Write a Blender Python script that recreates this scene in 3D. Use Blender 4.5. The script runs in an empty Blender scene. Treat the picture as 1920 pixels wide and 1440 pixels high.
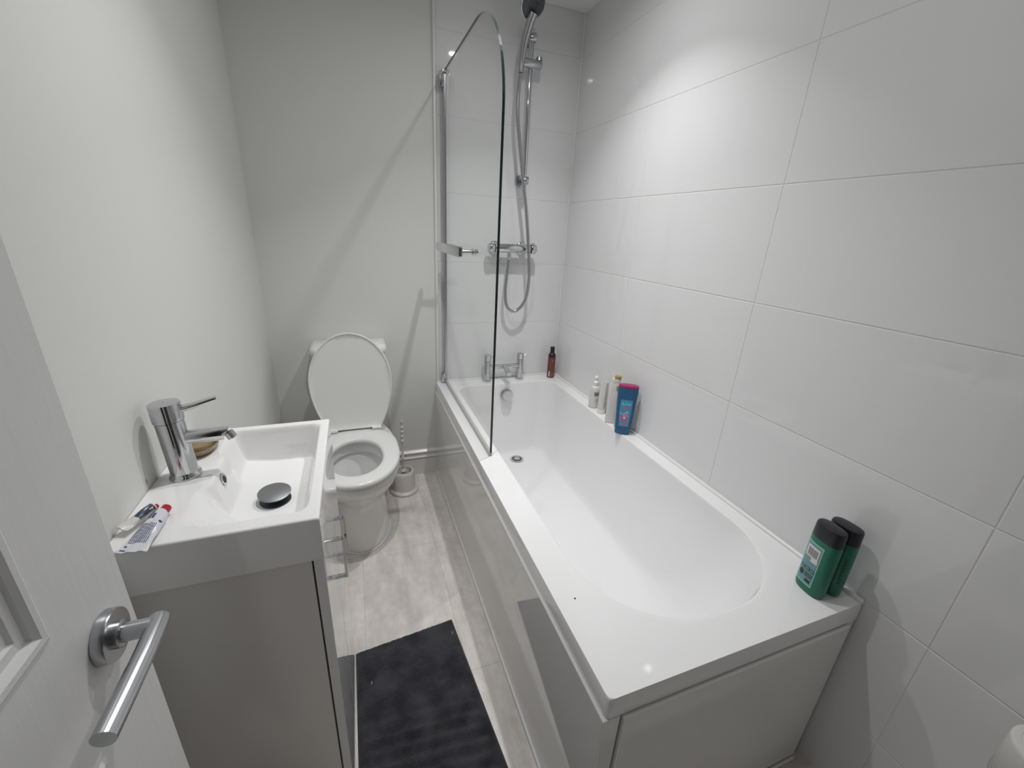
import bpy, bmesh, math, random
from math import sin, cos, pi, radians, sqrt, copysign
from mathutils import Vector, Matrix

random.seed(4)
S = bpy.context.scene
COL = S.collection

# ------------------------------------------------------------------ camera
cam_d = bpy.data.cameras.new('camera')
cam_d.sensor_fit = 'HORIZONTAL'
cam_d.sensor_width = 36.0
cam_d.lens = 777.8 / 1920 * 36.0
cam_d.clip_start = 0.02
cam = bpy.data.objects.new('camera', cam_d)
COL.objects.link(cam)
RT = (0.93832084, -0.34211609, 0.05010568)
UP = (0.07451803, 0.34159528, 0.93688832)
FW = (0.33764043, 0.87536806, -0.34601978)
cam.matrix_world = Matrix(((RT[0], UP[0], -FW[0], -1.0707), (RT[1], UP[1], -FW[1], -0.3950),
                           (RT[2], UP[2], -FW[2], 1.3278), (0, 0, 0, 1)))
S.camera = cam

# ------------------------------------------------------------------ world, exposure
w = bpy.data.worlds.new('world')
S.world = w
w.use_nodes = True
w.node_tree.nodes['Background'].inputs[0].default_value = (0.80, 0.82, 0.82, 1)
w.node_tree.nodes['Background'].inputs[1].default_value = 0.04
S.view_settings.view_transform = 'Standard'
S.view_settings.look = 'None'
S.view_settings.gamma = 1
S.view_settings.use_curve_mapping = False
S.view_settings.exposure = 0.14

# room: x 0 = right wall, y 1.7 = back wall, z 0 = floor
XL, YB, YF, ZC = -1.453, 1.70, -0.74, 2.263
LIGHT_SPOTS = [(-0.45, 0.96, 5.0, 'ceiling downlight above the middle of the bath'),
               (-0.42, 0.10, 0.55, 'ceiling downlight above the near end of the bath'),
               (-0.92, 0.62, 3.7, 'ceiling downlight above the floor between basin and bath')]
LAMPS = []
BEAM = ((105, 0.62), (165, 0.38))        # each downlight: a central beam and a wider spill
for lx, ly, pw, _ in LIGHT_SPOTS:
    row = []
    for deg, share in BEAM:
        ld = bpy.data.lights.new('downlight_lamp', 'AREA')
        ld.shape = 'DISK'; ld.size = 0.035; ld.energy = pw * share; ld.color = (1.0, 1.0, 1.0)
        ld.spread = radians(deg)
        lo = bpy.data.objects.new('downlight_lamp', ld)
        COL.objects.link(lo)
        lo.location = (lx, ly, ZC - 0.0045)
        row.append(lo)
    LAMPS.append(row)

# ------------------------------------------------------------------ materials
def nd(nt, t, **k):
    n = nt.nodes.new(t)
    for a, b in k.items(): setattr(n, a, b)
    return n
def mat(name, col, rough=0.5, metal=0.0, spec=0.5, bump=None, vary=None, trans=0.0, coat=0.0, sub=0.0):
    m = bpy.data.materials.new(name); m.use_nodes = True
    nt = m.node_tree; b = nt.nodes['Principled BSDF']
    c = (*col, 1)
    b.inputs['Base Color'].default_value = c
    b.inputs['Roughness'].default_value = rough
    b.inputs['Metallic'].default_value = metal
    b.inputs['Specular IOR Level'].default_value = spec
    b.inputs['Transmission Weight'].default_value = trans
    b.inputs['Coat Weight'].default_value = coat
    b.inputs['Coat Roughness'].default_value = 0.03
    tc = nd(nt, 'ShaderNodeTexCoord')
    if bump:
        sc, st, stretch = bump
        mp = nd(nt, 'ShaderNodeMapping'); mp.inputs['Scale'].default_value = stretch
        nz = nd(nt, 'ShaderNodeTexNoise'); nz.inputs['Scale'].default_value = sc; nz.inputs['Detail'].default_value = 3
        bp = nd(nt, 'ShaderNodeBump'); bp.inputs['Strength'].default_value = st; bp.inputs['Distance'].default_value = 0.002
        nt.links.new(tc.outputs['Object'], mp.inputs[0]); nt.links.new(mp.outputs[0], nz.inputs[0])
        nt.links.new(nz.outputs[0], bp.inputs['Height']); nt.links.new(bp.outputs[0], b.inputs['Normal'])
    if vary:
        sc, amt = vary
        nz = nd(nt, 'ShaderNodeTexNoise'); nz.inputs['Scale'].default_value = sc; nz.inputs['Detail'].default_value = 4
        mx = nd(nt, 'ShaderNodeMix', data_type='RGBA')
        mx.inputs[6].default_value = tuple(max(0, x * (1 - amt)) for x in col) + (1,)
        mx.inputs[7].default_value = tuple(min(1, x * (1 + amt)) for x in col) + (1,)
        nt.links.new(tc.outputs['Object'], nz.inputs[0]); nt.links.new(nz.outputs[0], mx.inputs[0])
        nt.links.new(mx.outputs[2], b.inputs['Base Color'])
    return m

M = {}
M['paint'] = mat('wall_paint', (0.775, 0.778, 0.757), 0.75, spec=0.25, bump=(60, 0.08, (1, 1, 1)), vary=(1.5, 0.01))
M['ceiling'] = mat('ceiling_paint', (0.90, 0.90, 0.89), 0.8, spec=0.2, vary=(2, 0.01))
M['tile'] = mat('gloss_tile', (0.825, 0.825, 0.83), 0.035, bump=(7, 0.05, (1, 1, 1)), vary=(3, 0.008))
M['grout'] = mat('grout', (0.77, 0.755, 0.74), 0.8, vary=(40, 0.05))
M['silicone'] = mat('white_silicone', (0.86, 0.86, 0.85), 0.3, vary=(20, 0.01))
M['acrylic'] = mat('bath_acrylic', (0.92, 0.912, 0.915), 0.05, coat=0.3, vary=(3, 0.006))
M['ceramic'] = mat('white_ceramic', (0.91, 0.905, 0.90), 0.06, coat=0.4, vary=(3, 0.006))
M['plastic'] = mat('white_plastic', (0.87, 0.865, 0.855), 0.2, vary=(8, 0.01))
M['panel'] = mat('white_gloss_board', (0.84, 0.835, 0.825), 0.05, coat=0.3, bump=(4, 0.03, (1, 1, 1)), vary=(3, 0.006))
M['board_edge'] = mat('cabinet_side_board', (0.80, 0.77, 0.745), 0.14, vary=(3, 0.01))  # white board; warm bounced light is put into its base colour
M['trimpaint'] = mat('gloss_trim_paint', (0.80, 0.785, 0.77), 0.25, vary=(6, 0.01))
M['door'] = mat('door_paint', (0.80, 0.80, 0.79), 0.42, bump=(130, 0.22, (1, 1, 0.06)), vary=(5, 0.01))
M['chrome'] = mat('chrome', (0.62, 0.63, 0.64), 0.07, metal=1.0, bump=(60, 0.02, (1, 1, 1)), vary=(20, 0.04))
M['satin'] = mat('satin_chrome', (0.50, 0.51, 0.53), 0.24, metal=1.0, vary=(30, 0.05))
M['matt_steel'] = mat('matt_steel', (0.27, 0.275, 0.285), 0.45, metal=0.8, vary=(30, 0.05))
M['hose'] = mat('hose_metal', (0.46, 0.46, 0.47), 0.28, metal=1.0, vary=(200, 0.1))
M['black'] = mat('black_plastic', (0.012, 0.012, 0.016), 0.32, vary=(20, 0.1))
M['darkgrey'] = mat('dark_nozzle_face', (0.035, 0.042, 0.05), 0.35, vary=(20, 0.1))
M['nozzle'] = mat('pale_nozzle', (0.35, 0.36, 0.36), 0.5, vary=(20, 0.1))
M['hole'] = mat('dark_hole', (0.03, 0.03, 0.03), 0.5, vary=(20, 0.1))
M['gap'] = mat('dark_gap', (0.05, 0.045, 0.04), 0.7, vary=(20, 0.1))
M['water'] = mat('water', (0.9, 0.94, 0.94), 0.02, trans=0.9, vary=(3, 0.01))
M['green'] = mat('green_plastic', (0.006, 0.165, 0.10), 0.3, vary=(10, 0.05))
M['mint'] = mat('mint_label', (0.30, 0.62, 0.54), 0.4, vary=(10, 0.03))
M['slate'] = mat('slate_teal_print', (0.16, 0.33, 0.35), 0.4, vary=(60, 0.15))
M['white_print'] = mat('white_print', (0.75, 0.74, 0.72), 0.5, vary=(10, 0.02))
M['black_print'] = mat('black_print', (0.02, 0.03, 0.03), 0.5, vary=(10, 0.05))
M['grey_print'] = mat('grey_print', (0.26, 0.22, 0.22), 0.5, vary=(10, 0.05))
M['blue'] = mat('blue_plastic', (0.012, 0.10, 0.24), 0.25, vary=(10, 0.05))
M['cyan'] = mat('cyan_label', (0.05, 0.33, 0.50), 0.35, vary=(15, 0.06))
M['palecyan'] = mat('pale_cyan_print', (0.30, 0.66, 0.76), 0.4, vary=(10, 0.03))
M['magenta'] = mat('magenta_plastic', (0.33, 0.022, 0.11), 0.3, vary=(10, 0.05))
M['pink'] = mat('pink_print', (0.65, 0.10, 0.27), 0.4, vary=(10, 0.05))
M['lightblue'] = mat('light_blue_print', (0.62, 0.76, 0.85), 0.4, vary=(10, 0.03))
M['amber'] = mat('amber_brown_plastic', (0.17, 0.048, 0.036), 0.2, vary=(10, 0.08))
M['amberdark'] = mat('dark_brown_plastic', (0.045, 0.018, 0.016), 0.2, vary=(10, 0.08))
M['gold'] = mat('gold_print', (0.45, 0.30, 0.10), 0.4, vary=(10, 0.05))
M['goldcap'] = mat('gold_plastic', (0.52, 0.38, 0.13), 0.3, metal=0.4, vary=(10, 0.05))
M['bottlewhite'] = mat('white_bottle_plastic', (0.72, 0.705, 0.68), 0.25, vary=(10, 0.02))
M['pearl'] = mat('pearl_grey_plastic', (0.50, 0.48, 0.46), 0.28, vary=(10, 0.03))
M['tubewhite'] = mat('tube_laminate', (0.72, 0.73, 0.78), 0.25, bump=(70, 0.25, (1, 1, 1)), vary=(40, 0.03))
M['navy'] = mat('navy_print', (0.05, 0.06, 0.16), 0.4, vary=(10, 0.05))
M['teal_foil'] = mat('dark_blue_grey_laminate', (0.045, 0.075, 0.11), 0.3, vary=(30, 0.2))
M['red'] = mat('red_cap', (0.42, 0.012, 0.03), 0.3, vary=(10, 0.05))
M['cream'] = mat('cream_laminate', (0.72, 0.70, 0.66), 0.35, bump=(60, 0.2, (1, 1, 1)), vary=(30, 0.03))
M['soap'] = mat('olive_gold_glaze', (0.27, 0.205, 0.105), 0.22, vary=(25, 0.35))
M['paper'] = mat('tissue_paper', (0.72, 0.70, 0.68), 0.9, bump=(90, 0.3, (1, 1, 1)), vary=(40, 0.02))
M['card'] = mat('brown_card', (0.28, 0.22, 0.15), 0.9, vary=(40, 0.05))
M['brushwhite'] = mat('brush_white_plastic', (0.72, 0.68, 0.66), 0.35, vary=(10, 0.02))
M['bristle'] = mat('bristle', (0.62, 0.61, 0.59), 0.7, vary=(50, 0.1))
M['lint'] = mat('lint', (0.7, 0.7, 0.7), 0.9, vary=(50, 0.1))
M['mark'] = mat('reddish_mark', (0.55, 0.42, 0.41), 0.7, vary=(80, 0.1))
M['crumb'] = mat('dark_speck', (0.02, 0.02, 0.02), 0.8, vary=(80, 0.1))

def wash_floor():
    m = bpy.data.materials.new('pale_plank_vinyl'); m.use_nodes = True
    nt = m.node_tree; b = nt.nodes['Principled BSDF']; L = nt.links.new
    tc = nd(nt, 'ShaderNodeTexCoord')
    mp = nd(nt, 'ShaderNodeMapping')
    mp.inputs['Rotation'].default_value = (0, 0, radians(90))
    mp.inputs['Location'].default_value = (-0.115, -0.095, 0)
    br = nd(nt, 'ShaderNodeTexBrick')
    br.offset = 0.0
    br.inputs['Scale'].default_value = 1.0
    br.inputs['Brick Width'].default_value = 0.615
    br.inputs['Row Height'].default_value = 0.305
    br.inputs['Mortar Size'].default_value = 0.0013
    br.inputs['Mortar Smooth'].default_value = 0.4
    br.inputs['Color1'].default_value = (0.80, 0.76, 0.73, 1)
    br.inputs['Color2'].default_value = (0.86, 0.83, 0.80, 1)
    br.inputs['Mortar'].default_value = (0.64, 0.60, 0.57, 1)
    L(tc.outputs['Object'], mp.inputs[0]); L(mp.outputs[0], br.inputs[0])
    m2 = nd(nt, 'ShaderNodeMapping'); m2.inputs['Scale'].default_value = (7, 1.6, 1)
    n1 = nd(nt, 'ShaderNodeTexNoise'); n1.inputs['Scale'].default_value = 2.6; n1.inputs['Detail'].default_value = 6
    n1.inputs['Roughness'].default_value = 0.6
    L(tc.outputs['Object'], m2.inputs[0]); L(m2.outputs[0], n1.inputs[0])
    r1 = nd(nt, 'ShaderNodeValToRGB')
    r1.color_ramp.elements[0].position = 0.3; r1.color_ramp.elements[0].color = (0.78, 0.755, 0.735, 1)
    r1.color_ramp.elements[1].position = 0.62; r1.color_ramp.elements[1].color = (1.04, 1.03, 1.02, 1)
    L(n1.outputs[0], r1.inputs[0])
    n2 = nd(nt, 'ShaderNodeTexNoise'); n2.inputs['Scale'].default_value = 30; n2.inputs['Detail'].default_value = 5
    r2 = nd(nt, 'ShaderNodeValToRGB')
    r2.color_ramp.elements[0].position = 0.3; r2.color_ramp.elements[0].color = (0.90, 0.895, 0.89, 1)
    r2.color_ramp.elements[1].position = 0.7; r2.color_ramp.elements[1].color = (1.03, 1.03, 1.03, 1)
    L(tc.outputs['Object'], n2.inputs[0]); L(n2.outputs[0], r2.inputs[0])
    a = nd(nt, 'ShaderNodeMix', data_type='RGBA', blend_type='MULTIPLY'); a.inputs[0].default_value = 1
    c = nd(nt, 'ShaderNodeMix', data_type='RGBA', blend_type='MULTIPLY'); c.inputs[0].default_value = 1
    L(br.outputs[0], a.inputs[6]); L(r1.outputs[0], a.inputs[7])
    L(a.outputs[2], c.inputs[6]); L(r2.outputs[0], c.inputs[7]); L(c.outputs[2], b.inputs['Base Color'])
    b.inputs['Roughness'].default_value = 0.38
    b.inputs['Specular IOR Level'].default_value = 0.4
    return m
M['floor'] = wash_floor()

def glass_mat(name, tint, refl=1.0):
    m = bpy.data.materials.new(name); m.use_nodes = True
    nt = m.node_tree; nt.nodes.clear(); L = nt.links.new
    o = nd(nt, 'ShaderNodeOutputMaterial'); mx = nd(nt, 'ShaderNodeMixShader')
    t = nd(nt, 'ShaderNodeBsdfTransparent'); g = nd(nt, 'ShaderNodeBsdfGlossy'); f = nd(nt, 'ShaderNodeLayerWeight')
    t.inputs[0].default_value = (*tint, 1); g.inputs['Roughness'].default_value = 0.02
    # Schlick reflectance of a thin pane, the same from either side
    pw = nd(nt, 'ShaderNodeMath', operation='POWER'); pw.inputs[1].default_value = 5.0
    ma = nd(nt, 'ShaderNodeMath', operation='MULTIPLY_ADD'); ma.inputs[1].default_value = 0.35; ma.inputs[2].default_value = 0.022
    f.inputs['Blend'].default_value = 0.5
    L(f.outputs['Facing'], pw.inputs[0]); L(pw.outputs[0], ma.inputs[0])
    L(ma.outputs[0], mx.inputs[0]); L(t.outputs[0], mx.inputs[1]); L(g.outputs[0], mx.inputs[2]); L(mx.outputs[0], o.inputs[0])
    return m
M['glass'] = glass_mat('screen_glass', (0.985, 0.993, 0.988))
M['glassedge'] = mat('dark_green_glass_edge', (0.008, 0.018, 0.016), 0.15, vary=(10, 0.1))
M['clearplastic'] = glass_mat('clear_plastic', (0.86, 0.86, 0.84))

def mat_towel():
    m = mat('charcoal_pile', (0.028, 0.029, 0.036), 0.95, spec=0.15)
    nt = m.node_tree; b = nt.nodes['Principled BSDF']; L = nt.links.new
    tc = nd(nt, 'ShaderNodeTexCoord')
    n = nd(nt, 'ShaderNodeTexNoise'); n.inputs['Scale'].default_value = 260; n.inputs['Detail'].default_value = 3
    v = nd(nt, 'ShaderNodeTexNoise'); v.inputs['Scale'].default_value = 18; v.inputs['Detail'].default_value = 5
    r = nd(nt, 'ShaderNodeValToRGB')
    r.color_ramp.elements[0].position = 0.35; r.color_ramp.elements[0].color = (0.024, 0.024, 0.030, 1)
    r.color_ramp.elements[1].position = 0.68; r.color_ramp.elements[1].color = (0.058, 0.058, 0.068, 1)
    L(tc.outputs['Object'], n.inputs[0]); L(tc.outputs['Object'], v.inputs[0]); L(v.outputs[0], r.inputs[0])
    L(r.outputs[0], b.inputs['Base Color'])
    bp = nd(nt, 'ShaderNodeBump'); bp.inputs['Strength'].default_value = 0.9; bp.inputs['Distance'].default_value = 0.004
    L(n.outputs[0], bp.inputs['Height']); L(bp.outputs[0], b.inputs['Normal'])
    b.inputs['Sheen Weight'].default_value = 0.25
    return m
M['mat'] = mat_towel()

# ------------------------------------------------------------------ helpers
def empty(name, loc=(0, 0, 0), label=None, cat=None, group=None, rz=0):
    o = bpy.data.objects.new(name, None); COL.objects.link(o)
    o.location = loc; o.rotation_euler = (0, 0, rz); o.empty_display_size = 0.05
    if label: o['label'] = label; o['category'] = cat
    if group: o['group'] = group
    return o
def link_mesh(name, me, m, parent=None, smooth=True, label=None):
    o = bpy.data.objects.new(name, me); COL.objects.link(o)
    if isinstance(m, (list, tuple)):
        for q in m: me.materials.append(M[q])
    else: me.materials.append(M[m])
    if smooth:
        for p in me.polygons: p.use_smooth = True
    if parent: o.parent = parent
    if label: o['label'] = label
    return o
def fin(name, bm, m, parent=None, smooth=True, angle=38, label=None, rn=True):
    if rn: bmesh.ops.recalc_face_normals(bm, faces=bm.faces[:])
    me = bpy.data.meshes.new(name); bm.to_mesh(me); bm.free()
    if smooth: me.set_sharp_from_angle(angle=radians(angle))
    return link_mesh(name, me, m, parent, smooth, label)
def struct(o): o['kind'] = 'structure'; return o
def tag(o, label, cat, group=None):
    o['label'] = label; o['category'] = cat
    if group: o['group'] = group
    return o

def box(bm, x0, x1, y0, y1, z0, z1, bev=0.0, seg=2):
    r = bmesh.ops.create_cube(bm, size=1)
    for v in r['verts']:
        v.co = Vector(((x0 + x1) / 2 + v.co.x * (x1 - x0), (y0 + y1) / 2 + v.co.y * (y1 - y0), (z0 + z1) / 2 + v.co.z * (z1 - z0)))
    if bev:
        es = {e for v in r['verts'] for e in v.link_edges}
        bmesh.ops.bevel(bm, geom=list(es), offset=bev, segments=seg, affect='EDGES', profile=0.5)
def frame_for(d):
    d = Vector(d).normalized()
    a = Vector((0, 0, 1)) if abs(d.z) < 0.9 else Vector((1, 0, 0))
    u = d.cross(a).normalized(); v = d.cross(u).normalized()
    return u, v
def ring(bm, pts): return [bm.verts.new(p) for p in pts]
def bridge(bm, a, b, closed=True, mi=0):
    n = len(a)
    for i in range(n if closed else n - 1):
        j = (i + 1) % n
        try: f = bm.faces.new((a[i], a[j], b[j], b[i])); f.material_index = mi
        except ValueError: pass
def cap(bm, a, mi=0):
    f = bm.faces.new(a); f.material_index = mi
def lathe(bm, prof, origin=(0, 0, 0), axis=(0, 0, 1), n=40, c0=True, c1=True):
    """prof: list of (radius, height along axis)"""
    o = Vector(origin); d = Vector(axis).normalized(); u, v = frame_for(d)
    rs = []
    for r, h in prof:
        rs.append(ring(bm, [o + d * h + (u * cos(2 * pi * k / n) + v * sin(2 * pi * k / n)) * max(r, 1e-5) for k in range(n)]))
    for a, b in zip(rs, rs[1:]): bridge(bm, a, b)
    if c0: cap(bm, rs[0][::-1])
    if c1: cap(bm, rs[-1])
def smooth_path(pts, sub=8):
    P = [Vector(p) for p in pts]; out = []
    for i in range(len(P) - 1):
        p0 = P[max(i - 1, 0)]; p1 = P[i]; p2 = P[i + 1]; p3 = P[min(i + 2, len(P) - 1)]
        for s in range(sub):
            t = s / sub
            out.append(0.5 * ((2 * p1) + (p2 - p0) * t + (2 * p0 - 5 * p1 + 4 * p2 - p3) * t * t + (3 * p1 - p0 - 3 * p2 + p3) * t ** 3))
    out.append(P[-1]); return out
def tube(bm, pts, r, n=16, caps=True, up=None):
    P = [Vector(p) for p in pts]; N = len(P)
    rr = r if callable(r) else (lambda t: r)
    d0 = (P[1] - P[0]).normalized(); u, v = frame_for(d0); prev = d0; rs = []
    for i in range(N):
        if i == 0: d = d0
        elif i == N - 1: d = (P[i] - P[i - 1]).normalized()
        else: d = ((P[i] - P[i - 1]).normalized() + (P[i + 1] - P[i]).normalized()).normalized()
        q = prev.rotation_difference(d); u = q @ u; v = q @ v; prev = d
        rad = rr(i / (N - 1))
        k = 1.0
        if 0 < i < N - 1:
            c = (P[i] - P[i - 1]).normalized().dot(d); k = 1
        rs.append(ring(bm, [P[i] + (u * cos(2 * pi * j / n) + v * sin(2 * pi * j / n)) * rad * k for j in range(n)]))
    for a, b in zip(rs, rs[1:]): bridge(bm, a, b)
    if caps: cap(bm, rs[0][::-1]); cap(bm, rs[-1])
def rrect(x0, x1, y0, y1, rad, na=10, ns=8):
    """rounded rectangle, radii for corners (x1y1, x0y1, x0y0, x1y0), CCW, constant count"""
    r1, r2, r3, r4 = rad
    cs = [((x1 - r1, y1 - r1), r1, 0), ((x0 + r2, y1 - r2), r2, 90), ((x0 + r3, y0 + r3), r3, 180), ((x1 - r4, y0 + r4), r4, 270)]
    arcs = []
    for (cx, cy), r, a0 in cs:
        arcs.append([(cx + r * cos(radians(a0 + 90 * k / na)), cy + r * sin(radians(a0 + 90 * k / na))) for k in range(na + 1)])
    out = []
    for i in range(4):
        out += arcs[i]; a = arcs[i][-1]; b = arcs[(i + 1) % 4][0]
        for k in range(1, ns): out.append((a[0] + (b[0] - a[0]) * k / ns, a[1] + (b[1] - a[1]) * k / ns))
    return out
def superell(a, b, n=48, p=2.4):
    out = []
    for k in range(n):
        t = 2 * pi * k / n; c, s = cos(t), sin(t)
        out.append((a * copysign(abs(c) ** (2 / p), c), b * copysign(abs(s) ** (2 / p), s)))
    return out
def prism(bm, pts2, f, h0, h1):
    a = ring(bm, [f(x, y, h0) for x, y in pts2]); b = ring(bm, [f(x, y, h1) for x, y in pts2])
    bridge(bm, a, b); cap(bm, a[::-1]); cap(bm, b)

def text_mesh(s, size=1.0, depth=0.0, bold=0.0, spacing=1.0):
    c = bpy.data.curves.new('lettering', 'FONT'); c.body = s; c.size = size
    c.align_x = 'CENTER'; c.align_y = 'CENTER'; c.resolution_u = 3; c.offset = bold; c.space_character = spacing
    o = bpy.data.objects.new('lettering_source', c); COL.objects.link(o)
    dg = bpy.context.evaluated_depsgraph_get()
    me = bpy.data.meshes.new_from_object(o.evaluated_get(dg))
    bpy.data.objects.remove(o); bpy.data.curves.remove(c)
    return me
def text_on(s, size, fn, m, parent, bold=0.0, name='lettering', spacing=1.0, sub=True):
    """fn(u, v) -> world/local point; the flat text (u right, v up) is wrapped onto it"""
    me = text_mesh(s, size, 0, bold, spacing)
    bm = bmesh.new(); bm.from_mesh(me)
    bmesh.ops.triangulate(bm, faces=bm.faces[:])
    for v in bm.verts: v.co = fn(v.co.x, v.co.y)
    return fin(name, bm, m, parent, smooth=False, rn=False)
def patch(bm, u0, u1, v0, v1, fn, nu=12, nv=10, mask=None, mi=0):
    g = [[bm.verts.new(fn(u0 + (u1 - u0) * i / nu, v0 + (v1 - v0) * j / nv)) for i in range(nu + 1)] for j in range(nv + 1)]
    for j in range(nv):
        for i in range(nu):
            f = bm.faces.new((g[j][i], g[j][i + 1], g[j + 1][i + 1], g[j + 1][i])); f.material_index = mi

# ------------------------------------------------------------------ room shell
bm = bmesh.new(); box(bm, XL - 0.15, 0.15, -2.2, YB + 0.15, -0.05, 0.0); struct(fin('floor', bm, 'floor', smooth=False))
bm = bmesh.new(); box(bm, XL - 0.15, 0.15, YF - 0.1, YB + 0.15, ZC, ZC + 0.08); struct(fin('ceiling', bm, 'ceiling', smooth=False))
bm = bmesh.new(); box(bm, XL - 0.12, XL, YF - 0.1, YB + 0.12, 0, ZC); struct(fin('wall_left', bm, 'paint', smooth=False))
bm = bmesh.new(); box(bm, XL, -0.688, YB, YB + 0.12, 0, ZC); struct(fin('wall_back', bm, 'paint', smooth=False))
# entrance wall with its doorway
bm = bmesh.new()
box(bm, XL, -1.352, YF - 0.1, YF, 0, ZC); box(bm, -0.57, 0.0, YF - 0.1, YF, 0, ZC); box(bm, -1.352, -0.57, YF - 0.1, YF, 2.0, ZC)
struct(fin('wall_front', bm, 'paint', smooth=False))
bm = bmesh.new()
box(bm, -1.352, -1.347, YF - 0.1, YF + 0.004, 0, 2.0, 0.001); box(bm, -0.60, -0.57, YF - 0.1, YF + 0.004, 0, 2.0, 0.002)
box(bm, -1.352, -0.57, YF - 0.1, YF + 0.004, 1.985, 2.0, 0.001)
box(bm, -0.585, -0.52, YF, YF + 0.018, 0, 2.06, 0.004); box(bm, -1.352, -0.52, YF, YF + 0.018, 2.0, 2.06, 0.004)
struct(fin('trim_1', bm, 'trimpaint'))
# hallway behind the camera
bm = bmesh.new(); box(bm, XL - 0.15, 0.15, -2.25, -2.2, 0, ZC); box(bm, XL - 0.15, XL - 0.1, -2.2, YF - 0.1, 0, ZC)
box(bm, 0.1, 0.15, -2.2, YF - 0.1, 0, ZC)
struct(fin('wall_hallway', bm, 'paint', smooth=False))

# tiles: one mesh per wall, bevelled tiles over a grout bed
TH, TW, Z0, Y0, G = 0.3084, 0.6104, 0.8602, 0.488, 0.0022
def tile_wall(name, cells, place, bed):
    bm = bmesh.new()
    b, t = 0.0016, 0.0016
    for (u0, u1, v0, v1) in cells:
        u0 += G * 0.3; u1 -= G * 0.3; v0 += G / 2; v1 -= G / 2
        if u1 - u0 < 0.004 or v1 - v0 < 0.004: continue
        a = ring(bm, [place(u, v, -0.004) for u, v in ((u0, v0), (u1, v0), (u1, v1), (u0, v1))])
        m_ = ring(bm, [place(u, v, -t * 0.7) for u, v in ((u0, v0), (u1, v0), (u1, v1), (u0, v1))])
        m2 = ring(bm, [place(u, v, -t * 0.15) for u, v in ((u0 + b * .35, v0 + b * .35), (u1 - b * .35, v0 + b * .35), (u1 - b * .35, v1 - b * .35), (u0 + b * .35, v1 - b * .35))])
        c = ring(bm, [place(u, v, 0) for u, v in ((u0 + b, v0 + b), (u1 - b, v0 + b), (u1 - b, v1 - b), (u0 + b, v1 - b))])
        bridge(bm, a, m_); bridge(bm, m_, m2); bridge(bm, m2, c); cap(bm, c)
    nt = len(bm.faces)
    bed(bm)
    bm.faces.ensure_lookup_table()
    for f in bm.faces[nt:]: f.material_index = 1
    return struct(fin(name, bm, ['tile', 'grout'], smooth=False))
zs = [0.0] + [Z0 + k * TH for k in range(-2, 5)] + [ZC]
zs = sorted(z for z in zs if 0 <= z <= ZC)
ys = sorted([YF, YB] + [Y0 + k * TW for k in range(-2, 2) if YF < Y0 + k * TW < YB])
cells = [(a, b_, c, d) for a, b_ in zip(ys, ys[1:]) for c, d in zip(zs, zs[1:])]
tile_wall('wall_right', cells, lambda u, v, h: Vector((-h, u, v)) if False else Vector((0 - h, u, v)),
          lambda bm: box(bm, 0.0009, 0.12, YF - 0.1, YB + 0.12, 0, ZC))
cells = [(-0.688, 0.0, c, d) for c, d in zip(zs, zs[1:])]
tile_wall('wall_back_tiled', cells, lambda u, v, h: Vector((u, YB - 0.0 - h, v)),
          lambda bm: box(bm, -0.688, 0.12, YB + 0.0009, YB + 0.12, 0, ZC))
# white edge strip of the tiling and corner sealant
bm = bmesh.new(); box(bm, -0.6965, -0.686, YB - 0.010, YB + 0.002, 0.0, ZC, 0.002); struct(fin('trim_2', bm, 'silicone'))
bm = bmesh.new()
tube(bm, [(-0.003, YB - 0.003, 0.545), (-0.003, YB - 0.003, ZC)], 0.0045, 8)
tube(bm, [(-0.006, 0.0, 0.5505), (-0.006, YB, 0.5505)], 0.0075, 10)
tube(bm, [(-0.69, YB - 0.005, 0.5505), (0, YB - 0.005, 0.5505)], 0.006, 10)
struct(fin('trim_3', bm, 'silicone'))
# skirting with stepped moulding
def skirt(name, p0, p1, nrm):
    prof = [(0, 0), (0.016, 0), (0.016, 0.098), (0.0145, 0.101), (0.020, 0.106), (0.020, 0.110), (0.011, 0.116), (0.011, 0.130), (0.017, 0.136), (0.017, 0.141), (0.006, 0.150), (0, 0.152)]
    bm = bmesh.new(); n = Vector(nrm)
    a = ring(bm, [Vector(p0) + n * d + Vector((0, 0, z)) for d, z in prof]); b_ = ring(bm, [Vector(p1) + n * d + Vector((0, 0, z)) for d, z in prof])
    bridge(bm, a, b_); cap(bm, a); cap(bm, b_[::-1])
    return struct(fin(name, bm, 'trimpaint', smooth=False))
skirt('baseboard_back', (XL, YB, 0), (-0.700, YB, 0), (0, -1, 0))
skirt('baseboard_left', (XL, 0.70, 0), (XL, YB, 0), (1, 0, 0))

# ------------------------------------------------------------------ door (open, against the left wall)
door = struct(empty('door_1', (-1.3275, -0.73, 0)))
DX, DE = -1.310, 0.034
def dl(x, y, z): return Vector((x + 1.3275, y + 0.73, z))
bm = bmesh.new()
def dbox(x0, x1, y0, y1, z0, z1, bev=0.0):
    a = dl(x0, y0, z0); b_ = dl(x1, y1, z1); box(bm, a.x, b_.x, a.y, b_.y, a.z, b_.z, bev)
PY = [(-0.350 + 0.034 - 0.034, -0.062), (-0.634, -0.422 + 0.0)]
PY = [(-0.318, -0.062), (-0.634, -0.378)]
PZ = [(0.20, 0.874), (1.018, 1.86)]
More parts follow.
